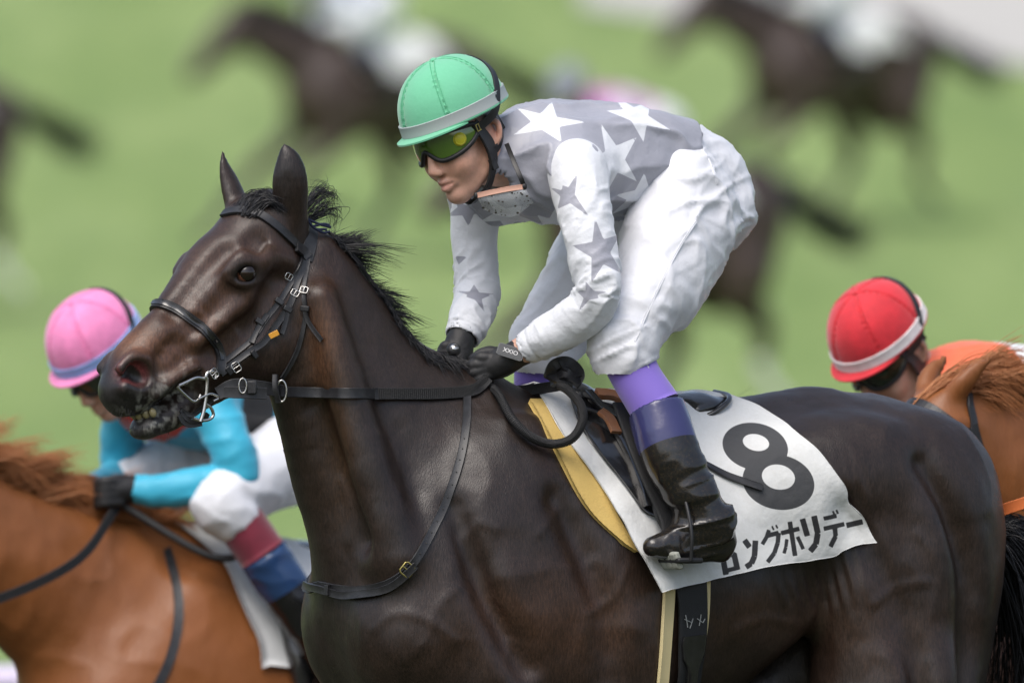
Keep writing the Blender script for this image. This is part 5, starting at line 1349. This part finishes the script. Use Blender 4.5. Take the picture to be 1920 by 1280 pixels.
# hair of the second horse
def hair2():
    keep = {}
    cr = catmull([hh(.07, .085), hh(-.01, .07), Q.P(.70, 0, 1.705), Q.P(.40, 0, 1.615), Q.P(.15, 0, 1.575)], 16)
    R = random.Random(8); roots = []
    for p in cr:
        for c in range(4):
            roots.append((p + Q.Z * -.012 + Q.L * R.uniform(-.015, .015), unit(ns([.9, R.gauss(-.2, .15), .42 + R.gauss(0, .18)])), R.uniform(.10, .21), R.gauss(0, .5)))
    def g(rt, R):
        p, d, L_, w = rt; d = unit(d + ns([R.gauss(0, .07), R.gauss(0, .07), R.gauss(0, .07)])); L_ *= R.uniform(.7, 1.1); p = p + ns([R.gauss(0, .006), R.gauss(0, .006), 0])
        return [p, p + d * L_ * .4, p + d * L_ * .75 + ns([.02, 0, .02 * w]), p + d * L_ + ns([.03, 0, -.03 + .05 * w])]
    m = strands('mane2', None, M['chestnut_mane'], roots, g, 22, .0016, 21, 4)
    tl2 = Q.P(-1.13, 0, 1.40)
    def t(rt, R):
        o_ = ns([R.gauss(0, .02), R.gauss(0, .025), R.gauss(0, .02)])
        return [tl2 + o_ * .5, tl2 + ns([.14, 0, -.02]) + o_, tl2 + ns([.40, 0, -.16]) + o_ * 2, tl2 + ns([.68, 0, -.27]) + o_ * 3]
    tt = strands('tail2', None, M['mane'], [0], t, 420, .0035, 22, 4)
    r = (m.data, tt.data); bpy.data.objects.remove(m); bpy.data.objects.remove(tt); return r
mane2, tail2 = hair2()
# tack of the second horse: snapped to its body
def snap_strap(pts, hw, t, lift=.004, n=6):
    P, N = h2s.snap(catmull(pts, n), lift, 3); return sweep(P, N, hw, t)
def mirror2(p): return ns([p[0], -p[1], p[2]])
def tack2():
    g = Geo(); L_ = .12
    for m in (lambda p: p, mirror2):
        g.add(*snap_strap([m(hh(.05, .09, 0)), m(hh(.05, .06, .07)), m(hh(.04, .0, .12)), m(hh(.02, -.03, .12))], .011, .003))
        g.add(*snap_strap([m(hh(-.06, .03, 0)), m(hh(-.03, .02, .08)), m(hh(.02, -.04, .12)), m(hh(.14, -.08, .12)), m(hh(.30, -.08, .12)), m(hh(.48, -.075, .12))], .009, .003))
        g.add(*snap_strap([m(hh(.0, -.02, .12)), m(hh(.04, -.13, .12)), m(hh(.06, -.2, .06))], .007, .003))
        g.add(*snap_strap([m(hh(.32, .06, 0)), m(hh(.33, .02, .08)), m(hh(.35, -.06, .09)), m(hh(.36, -.15, .03))], .010, .004))
        g.add(*pipe(ns([m(hh(.48, -.075, .065) + ns([math.cos(t) * .03, 0, math.sin(t) * .03])) for t in np.linspace(0, 6.283, 16, endpoint=False)]), .004, True))
    br_ = bpy.data.meshes.new('bridle2'); br_.from_pydata(np.vstack(g.v).tolist(), [], g.f); br_.update()
    g = Geo()
    for m in (lambda p: p, mirror2):
        P = catmull([m(hh(.48, -.08, .075)), m(Q.P(.72, .17, 1.34)), m(Q.P(.42, .20, 1.47)), m(Q.P(.22, .08, 1.63))], 8); g.add(*sweep(P, np.tile(m(Q.L), (len(P), 1)), .011, .003))
    P = catmull([Q.P(.22, .08, 1.63), Q.P(.05, .24, 1.52), Q.P(-.08, .20, 1.58), Q.P(.05, .02, 1.69), Q.P(.20, -.08, 1.64)], 8); g.add(*pipe(P, .009))
    rn = bpy.data.meshes.new('reins2'); rn.from_pydata(np.vstack(g.v).tolist(), [], g.f); rn.update()
    g = Geo()
    for m in (lambda p: p, mirror2): g.add(*snap_strap([m(Q.P(.08, .0, 1.62)), m(Q.P(.12, .22, 1.42)), m(Q.P(.18, .26, 1.22)), m(Q.P(.32, .24, 1.05)), m(Q.P(.45, .05, .95))], .011, .003))
    bs = bpy.data.meshes.new('breast2'); bs.from_pydata(np.vstack(g.v).tolist(), [], g.f); bs.update()
    # cloth, saddle, girth
    nf, nt = 40, 60; G = np.zeros((nt, nf, 3))
    for j in range(nt):
        th = math.radians(-78 + 156 * j / (nt - 1))
        for i in range(nf):
            f = .05 - (.62 + .12 * abs(math.sin(th))) * i / (nf - 1) - .13 * abs(math.sin(th)); p = ns([0, 0, 1.22]) + Q.F * f + Q.L * .5 * math.sin(th) + Q.Z * .5 * math.cos(th)
            q, n = h2s.near(p); G[j, i] = q + n * .014
    for _ in range(8): G[1:-1] = (G[:-2] + 2 * G[1:-1] + G[2:]) / 4
    a, b = sheet_mesh('cloth2', G, .003); cl = mesh_np('cloth2', a, b)
    v = Vox(axis_pts(-.05, .60, .012), axis_pts(-.36, .36, .012), axis_pts(1.0, 1.66, .012))
    v.tube([Q.P(-.10, 0, 1.56), Q.P(-.25, 0, 1.55), Q.P(-.48, 0, 1.56)], [.04, .04, .03], k=.02, q=2.2, lat=Q.L)
    for s in (1, -1): v.tube([Q.P(-.16, s * .2, 1.48), Q.P(-.17, s * .285, 1.32), Q.P(-.20, s * .30, 1.18)], [.03, .03, .02], k=.02)
    a, b = v.mesh(2); sa = mesh_np('saddle2', a, b)
    g = Geo()
    for m in (lambda p: p, mirror2): g.add(*snap_strap([m(Q.P(-.2, .3, 1.15)), m(Q.P(-.2, .28, 1.0)), m(Q.P(-.2, .12, .85)), m(Q.P(-.2, 0, .80))], .036, .004, .006))
    gi = bpy.data.meshes.new('girth2'); gi.from_pydata(np.vstack(g.v).tolist(), [], g.f); gi.update()
    return br_, rn, bs, cl, sa, gi
T2 = dict(zip(('bridle', 'reins', 'breast', 'cloth', 'saddle', 'girth'), tack2()))
# second rider, crouched
def rider2():
    out = {}; HA2 = dirs(10, 40, 0); HA2 = HA2; c = Q.P(.20, 0, 1.925)
    tor = [(Q.P(.06, 0, 1.84), .09), (Q.P(-.06, 0, 1.84), .115), (Q.P(-.20, 0, 1.82), .118), (Q.P(-.34, 0, 1.78), .11)]
    def vx(lo, hi, h=.0085): return Vox(axis_pts(lo[0], hi[0], h), axis_pts(lo[1], hi[1], h), axis_pts(lo[2], hi[2], h))
    arm = lambda s: [(Q.P(.02, s * .17, 1.83), .062), (Q.P(.01, s * .23, 1.74), .054), (Q.P(.0, s * .25, 1.66), .048), (Q.P(.12, s * .15, 1.63), .042), (Q.P(.19, s * .09, 1.63), .034)]
    leg = lambda s: [(Q.P(-.36, s * .09, 1.76), .112), (Q.P(-.18, s * .17, 1.69), .098), (Q.P(.02, s * .23, 1.61), .075), (Q.P(.01, s * .25, 1.57), .062)]
    shin = lambda s: [(Q.P(.01, s * .25, 1.58), .052), (Q.P(-.05, s * .285, 1.48), .054), (Q.P(-.16, s * .335, 1.30), .050), (Q.P(-.22, s * .35, 1.19), .042), (Q.P(-.24, s * .35, 1.14), .036)]
    v = Vox(axis_pts(-.36, .55, .012, [(-.36, -.06, .005)]), axis_pts(-.32, .32, .011, [(-.12, .12, .005)]), axis_pts(1.45, 2.08, .012, [(1.80, 2.04, .005)]))
    head_into(v, c, HA2, Q.P(.06, 0, 1.85)); v.tube([t[0] for t in tor], [t[1] - .025 for t in tor], k=.03, q=1.2, lat=Q.L)
    for s in (1, -1):
        v.tube([p for p, r in arm(s)], [r - .014 for p, r in arm(s)], k=.02); v.tube([p for p, r in leg(s)], [r - .016 for p, r in leg(s)], k=.02)
        v.tube([Q.P(.17, s * .10, 1.63), Q.P(.215, s * .08, 1.63)], [.024, .022], k=.02)
    out['body'] = mesh_np('body2', *v.mesh(2))
    v = vx((-.20, -.30, 1.62), (.36, .30, 2.02)); v.tube([t[0] for t in tor], [t[1] + .004 for t in tor], k=.03, q=1.3, lat=Q.L)
    for s in (1, -1): v.tube([Q.P(.02, s * .17, 1.83), Q.P(.0, 0, 1.84)], [.058, .08], k=.05)
    v.tube([Q.P(.12, 0, 1.86), Q.P(.08, 0, 1.85)], [.066, .08], k=.02); v.plane(Q.P(-.28, 0, 1.8), -Q.F)
    V, F = v.mesh(2); N = vnormals(V, F); V = V + N * (fold_noise(V, Q.F, 8, 18, 3) * .006)[:, None]
    me = mesh_np('shirt2', V, F); f = -V[:, 0]; attr(me, 'band', .045 - np.abs(f + .12)); attr(me, 'yoke', np.minimum(f - .055, .3)); out['shirt'] = me
    for s in (1, -1):
        v = vx((-.26, -.34, 1.54), (.10, .34, 1.93), .008); v.tube([p for p, r in arm(s)], [r for p, r in arm(s)], k=.02, n=5)
        V, F = v.mesh(2); N = vnormals(V, F); V = V + N * (fold_noise(V, Q.Z, 22, 9, 7) * .006)[:, None]; me = mesh_np('sleeve2', V, F); attr(me, 'yoke', (V[:, 2] - 1.865)); attr(me, 'band', np.full(len(V), -1.)); out['sleeve%d' % s] = me
        v = vx((-.34, -.2, 1.55), (-.10, .2, 1.72), .0055)
        v.tube([Q.P(.175, s * .10, 1.63), Q.P(.215, s * .085, 1.632), Q.P(.235, s * .08, 1.625)], [.032, .034, .026], k=.01)
        for i in range(4): v.tube([Q.P(.225, s * .10, 1.652 - i * .017), Q.P(.262, s * .09, 1.65 - i * .017), Q.P(.262, s * .06, 1.645 - i * .017), Q.P(.235, s * .05, 1.645 - i * .017)], [.012, .0125, .011, .009], k=.003)
        out['glove%d' % s] = mesh_np('glove2', *v.mesh(1))
        v = vx((-.06, -.45, 1.02), (.42, .45, 1.56), .008); P = ns([p for p, r in shin(s)[1:]]); v.tube(P, [r + .006 for p, r in shin(s)[1:]], k=.02)
        an = P[-1]; v.tube([an, an + Q.F * .05 - Q.Z * .03, an + Q.F * .14 - Q.Z * .045], [.046, .036, .02], k=.03); v.tube([an, an - Q.F * .02 - Q.Z * .04], [.045, .034], k=.02); v.plane(P[0], unit(P[0] - P[1]))
        V, F = v.mesh(2); N = vnormals(V, F); V = V + N * (fold_noise(V, Q.Z, 30, 12, 9) * .004)[:, None]
        me = mesh_np('boot2', V, F); attr(me, 'blue', .10 - (V - P[0]) @ unit(P[1] - P[0])); out['boot%d' % s] = me
        P = catmull([p for p, r in shin(s)[:2]], 8); out['sock%d' % s] = None
        Vv, Fv = sweep(P, np.tile(-Q.F + .01, (len(P), 1)), .058, .058, CIRC); me = bpy.data.meshes.new('sock2'); me.from_pydata(Vv.tolist(), [], Fv); me.update(); me.polygons.foreach_set('use_smooth', np.ones(len(me.polygons), bool)); out['sock%d' % s] = me
    v = vx((-.14, -.36, 1.48), (.56, .36, 1.96)); v.tube([Q.P(-.27, 0, 1.80), Q.P(-.36, 0, 1.78), Q.P(-.42, 0, 1.75)], [.11, .115, .10], k=.03, q=1.2, lat=Q.L); v.plane(Q.P(-.25, 0, 1.8), Q.F)
    for s in (1, -1):
        v.tube([p for p, r in leg(s)], [r + .004 for p, r in leg(s)], k=.04, n=5); v.ell(Q.P(-.40, s * .09, 1.74), (.09, .08, .09), None, k=.05)
    V, F = v.mesh(2); N = vnormals(V, F); V = V + N * (fold_noise(V, unit(Q.F - .5 * Q.Z), 18, 8, 5, 2.5) * .005 + fold_noise(V, Q.Z, 20, 8, 6, 2.5) * .0035)[:, None]
    out['breeches'] = mesh_np('breeches2', V, F)
    # helmet and goggles once, taken apart into meshes
    tmp = empty('tmp'); ho = helmet(tmp, c, HA2, 'greencap', 'greyband', M); out['helmet'] = ho.data; out['hparts'] = [(ch.name.split('.')[0], ch.data) for ch in ho.children]
    gg_ = goggles(tmp, c, HA2, M, disc=False); out['gparts'] = [(ch.name.split('.')[0], ch.data) for ch in gg_.children]
    hh_ = harness(tmp, c, HA2, M); out['kparts'] = [(ch.name.split('.')[0], ch.data) for ch in hh_.children]
    for o in [o for r in (tmp,) for o in list(r.children_recursive) + [r]]: bpy.data.objects.remove(o)
    return out
R2 = rider2()
def put(name, me, m, parent):
    o = bpy.data.objects.new(name, me); COL.objects.link(o); o.parent = parent
    if not me.materials: me.materials.append(None)
    o.material_slots[0].link = 'OBJECT'; o.material_slots[0].material = m; return o
def placed(name, loc, yaw, sc, pitch=0):
    loc = Vector(loc) + Vector((0, 0, 1.6)) - Matrix.Rotation(math.radians(yaw), 3, 'Z') @ Matrix.Rotation(math.radians(pitch), 3, 'Y') @ Vector((0, 0, 1.6))
    e = bpy.data.objects.new(name, None); COL.objects.link(e); e.location = loc; e.rotation_euler = (0, math.radians(pitch), math.radians(yaw)); e.scale = (sc,) * 3; return e
def spot(px, py, d, hz, yaw=28):
    """where a horse must stand for its withers (height hz) to show at px, py from distance d"""
    w = d - DIST; p = W(px, py, w); return (p[0], p[1], p[2] - hz)
def mount(loc, yaw, sc, kind, hl, tacklabel, cloth_m, mane_m, pitch=0, tack=True, rider_spec=None, shift=0.0, lift=0.0):
    h = placed('racehorse', loc, yaw, sc, pitch); tag(h, hl[0], 'horse', hl[1])
    put('body', {'chestnut': me_ch, 'bay': me_bay, 'sock': me_sock}[kind], M['coat2' if kind == 'chestnut' else 'coat3'], h)
    put('mane', mane2, mane_m, h); put('tail', tail2, mane_m, h)
    if tack:
        for k, (nm, cat, m) in {'bridle': ('bridle', 'bridle', M['leather']), 'breast': ('neck_strap', 'strap', M['leather']), 'cloth': ('number_cloth', 'saddle cloth', cloth_m), 'saddle': ('saddle', 'saddle', M['patent']), 'girth': ('girth', 'girth', M['web'])}.items():
            if tacklabel.get(k) is None: continue
            o = put(nm, T2[k], m, None); o.location = h.location; o.rotation_euler = h.rotation_euler; o.scale = h.scale; tag(o, tacklabel[k][0], cat, tacklabel[k][1])
            if k == 'bridle': put('rein', T2['reins'], tacklabel.get('reinmat', M['web']), o)
    if rider_spec:
        lab, grp, cols = rider_spec; e = placed('person', loc, yaw, sc, 0); e.location = e.location + Vector(e.rotation_euler.to_matrix() @ Vector((-shift, 0, lift))); tag(e, lab, 'person', grp)
        put('body', R2['body'], M['skin'], e); put('shirt', R2['shirt'], cols['shirt'], e); put('breeches', R2['breeches'], M['nylon'], e)
        for s in (1, -1):
            put('sleeve', R2['sleeve%d' % s], cols['sleeve'], e); put('glove', R2['glove%d' % s], M['glove2'], e); put('boot', R2['boot%d' % s], M['boot2'], e); put('sock', R2['sock%d' % s], cols['sock'], e)
        ho = put('helmet', R2['helmet'], cols['cap'], e)
        for n_, me in R2['hparts']: put(n_, me, cols['band'] if n_ == 'band' else cols['cap'], ho)
        go = bpy.data.objects.new('goggles', None); COL.objects.link(go); go.parent = e
        for n_, me in R2['gparts']: put(n_, me, M['darklens'] if n_ == 'lens' else M['rubber'], go)
        ko = bpy.data.objects.new('chin_harness', None); COL.objects.link(ko); ko.parent = e
        for n_, me in R2['kparts']: put(n_, me, M['rubber'], ko)
    return h
def silk(name, c, band=None, yoke=None): return mat(name, c, rough=.5, sheen=.2, mask=([('band', band)] if band else []) + ([('yoke', yoke)] if yoke else []) or None, bump=cloth_b)
M['glove2'] = mat('black_glove_plain', (.014, .014, .015), rough=.55, bump=[(300, .4, .0012)])
M['boot2'] = mat('boot_navy_top', (.009, .009, .010), rough=.2, spec=.5, mask=[('blue', (.02, .05, .13))])
M['darklens'] = mat('dark_lens', (.02, .03, .02), rough=.05, spec=.8, coat=1)
CY = (.035, .40, .58); plain = lambda n, c: mat(n, c, rough=.7, spec=.35, sheen=.35, vmul=[(30, .85, 1.12)], bump=[(700, .2, .0006), (34, .4, .003)])
cols_pink = dict(shirt=silk('cyan_silk', CY, (.008, .008, .009), (.62, .05, .03)), sleeve=silk('cyan_sleeve', CY, None, (.62, .05, .03)), sock=plain('maroon_sock', (.16, .012, .03)), cap=plain('pink_cap', (.82, .25, .50)), band=plain('blue_band', (.25, .40, .75)))
cols_red = dict(shirt=silk('orange_silk', (.85, .16, .06), (.75, .75, .75)), sleeve=silk('orange_sleeve', (.75, .75, .75), None, (.85, .16, .06)), sock=plain('black_sock', (.02, .02, .02)), cap=plain('red_cap', (.62, .022, .035)), band=plain('white_band', (.75, .72, .72)))
cols_white = dict(shirt=silk('pale_blue_silk', (.55, .60, .72), (.12, .15, .25)), sleeve=silk('pale_sleeve', (.66, .70, .78)), sock=plain('grey_sock', (.3, .3, .35)), cap=plain('blue_cap', (.10, .18, .40)), band=plain('pale_band', (.6, .62, .7)))
cols_lilac = dict(shirt=silk('lilac_silk', (.55, .18, .55), (.72, .62, .76)), sleeve=silk('lilac_sleeve', (.70, .62, .76)), sock=plain('violet_sock', (.3, .2, .4)), cap=plain('grey_cap', (.25, .28, .33)), band=plain('violet_band', (.5, .4, .6)))
cols_dark = dict(shirt=silk('navy_silk', (.03, .04, .10)), sleeve=silk('navy_sleeve', (.6, .6, .65)), sock=plain('navy_sock', (.03, .03, .06)), cap=plain('black_cap', (.02, .02, .025)), band=plain('dark_band', (.1, .1, .1)))
WC = M['cloth2'] = mat('plain_cloth', (.72, .73, .73), rough=.75, bump=[(20, .3, .005)])
M['orange_rein'] = mat('orange_rein', (.75, .20, .06), rough=.6)
# left: chestnut with pink cap rider
mount(spot(338, 955, 33.0, 1.60), 34, .98, 'chestnut', ('chestnut horse with orange mane, ridden by the pink helmet jockey', None),
      {'bridle': ('black bridle and reins on the chestnut horse of the pink helmet jockey', None), 'breast': ('dark neck strap on the chestnut horse of the pink helmet jockey', None), 'cloth': ('white saddle cloth on the chestnut horse of the pink helmet jockey', None), 'saddle': ('black saddle under the jockey in cyan silks', None), 'girth': ('dark girth round the chestnut horse of the pink helmet jockey', None)},
      WC, M['chestnut_mane'], pitch=5, shift=.005, lift=.05, rider_spec=('jockey in cyan silks with black band, red shoulders and pink helmet', None, cols_pink))
# right: chestnut head beyond the rump; behind it the red cap rider on a hidden bay
hz = 1.60
mount((W(1778, 775, 1.0)[0] + .78 * math.cos(math.radians(30)), 1.0 + .78 * math.sin(math.radians(30)), W(1778, 775, 1.0)[2] - 1.665), 30, 1.0, 'chestnut', ('chestnut horse showing head and blowing mane beyond the bay horse\'s rump', None),
      {'bridle': ('black bridle with orange reins on the chestnut horse beyond the rump', None), 'reinmat': M['orange_rein']}, WC, M['chestnut_mane'])
mount((W(1668, 616, 2.0)[0] + .20 * math.cos(math.radians(35)), 2.0 + .2 * math.sin(math.radians(35)), W(1668, 616, 2.0)[2] - 1.985), 35, 1.0, 'bay', ('bay horse hidden behind the dark bay\'s hindquarters under the red helmet jockey', None),
      {}, WC, M['mane'], rider_spec=('jockey in orange silks and red helmet with white band, half hidden by the chestnut mane', None, cols_red))
G_ = 'blurred racehorses galloping far behind'
bgs = [(625, 52, 98, 'bay', cols_white, 'far bay horse directly above the dark bay\'s ears', 'far jockey in pale blue silks above the dark bay\'s ears'),
       (1490, 12, 102, 'bay', cols_dark, 'far bay horse with white cloth at the top right edge', 'far jockey cut off by the top edge on the horse with white cloth'),
       (1128, 288, 80, 'sock', cols_lilac, 'far white-socked bay half hidden behind the grey silks', 'far jockey in lilac silks just above the grey starred back'),
       (-270, 135, 92, 'sock', cols_dark, 'far bay at the left edge showing tail and hind legs', None)]
for i, (px, py, d, kind, cols, hlab, rlab) in enumerate(bgs):
    mount(spot(px, py, d, 1.60), 36, 1.0, kind, (hlab, G_), {'cloth': ('white cloth on the ' + hlab, 'saddle cloths of the far horses')}, WC, M['mane'], rider_spec=(rlab, 'far jockeys', cols) if rlab else None)
rb2 = [o for o in bpy.data.objects if o.get('label') == 'black bridle with orange reins on the chestnut horse beyond the rump'][0]
bpy.context.view_layer.update()
P = catmull([W(1800, 985, .75), W(1856, 966, .62), W(1892, 952, .55), W(1960, 930, .5)], 8)
orr = Geo().add(*sweep(P, np.tile(ns([0, -1., .1]), (len(P), 1)), .0125, .003)).build('rein', M['orange_rein'], None); orr.parent = rb2; orr.matrix_parent_inverse = rb2.matrix_world.inverted()
# ------------------------------------------------------------------ ground
def ground_z(x, y):
    d = y + DIST
    z = np.interp(d, [-50, 29.0, 30.2, 31.2, 32.2, 33.6, 36, 42, 50, 60, 70, 80, 92, 98, 102, 115, 130, 200, 400], [0, 0, -.02, -.12, -.24, -.28, -.22, .02, .18, .42, .72, 1.13, 1.81, 2.22, 2.46, 3.6, 5.0, 11, 26])
    return z
def sheet(name, xs, ys, m):
    X, Y = np.meshgrid(xs, ys); gv = np.column_stack([X.ravel(), Y.ravel(), ground_z(X, Y).ravel()]); nx = len(xs)
    gf = ns([[j * nx + i, j * nx + i + 1, (j + 1) * nx + i + 1, (j + 1) * nx + i] for j in range(len(ys) - 1) for i in range(nx - 1)])
    o = obj(name, mesh_np(name, gv, gf), m); o['kind'] = 'structure'; return o
gxs = np.concatenate([np.linspace(-300, -22, 18), np.linspace(-20, 20, 41), np.linspace(22, 300, 18)])
M['turf'] = mat('infield_grass', (.205, .285, .092), rough=.85, spec=.2, noise=[((.7, .10, .25), 1.0, (.285, .365, .145)), ((1.6, .16, 1.0), .9, (.145, .222, .068)), (14, .4, (.16, .24, .08))], bump=[(30, .6, .03)])
M['track'] = mat('low_bounce_track_turf', (.062, .072, .040), rough=.9, spec=.2, noise=[(2, .6, (.075, .066, .042)), (18, .6, (.045, .058, .026))], bump=[(30, .7, .03)])  # unseen near turf, coloured dark to keep green bounce off the riders
sheet('race_track', gxs, np.concatenate([np.linspace(-60, -4, 12), np.linspace(-3, 14, 86)]), M['track'])
sheet('infield_grass', gxs, np.concatenate([np.linspace(14, 90, 78), np.linspace(95, 370, 30)]), M['turf'])
M['dirt_track'] = mat('dirt_track', (.46, .45, .42), rough=.95, noise=[(3, .5, (.40, .38, .34))])
tx = np.linspace(.6, 60, 25); tv = []
for x in tx:
    for k in range(9):
        y = max(95 - (x - 1) * 2.0, 84) + k * 3.0; tv.append([x, y, float(ground_z(x, y)) + .02])
tf = ns([[i * 9 + k, (i + 1) * 9 + k, (i + 1) * 9 + k + 1, i * 9 + k + 1] for i in range(24) for k in range(8)])[:, ::-1]
dt = obj('dirt_track', mesh_np('dirt_track', ns(tv), tf), M['dirt_track']); dt['kind'] = 'structure'
# low running rail
M['rail'] = mat('lilac_rail', (.62, .55, .72), rough=.4)
rl = empty('running_rail', (-1.0, 12, float(ground_z(0, 12)))); tag(rl, 'pale lilac running rail low in the corner behind the chestnut horse', 'rail')
zr = W(0, 1276, 12)[2]
Geo().add(*pipe(ns([[x, 12, zr] for x in (-4.6, -3.5, -2.4, -1.3, -.2, 1.2)]), .045)).build('rail', M['rail'], rl)
for x in (-4.2, -2.2, -.2): Geo().add(*pipe(ns([[x, 12, zr], [x, 12.02, (zr - .4)], [x, 12.05, float(ground_z(x, 12)) - .05]]), .03)).build('post', M['rail'], rl)
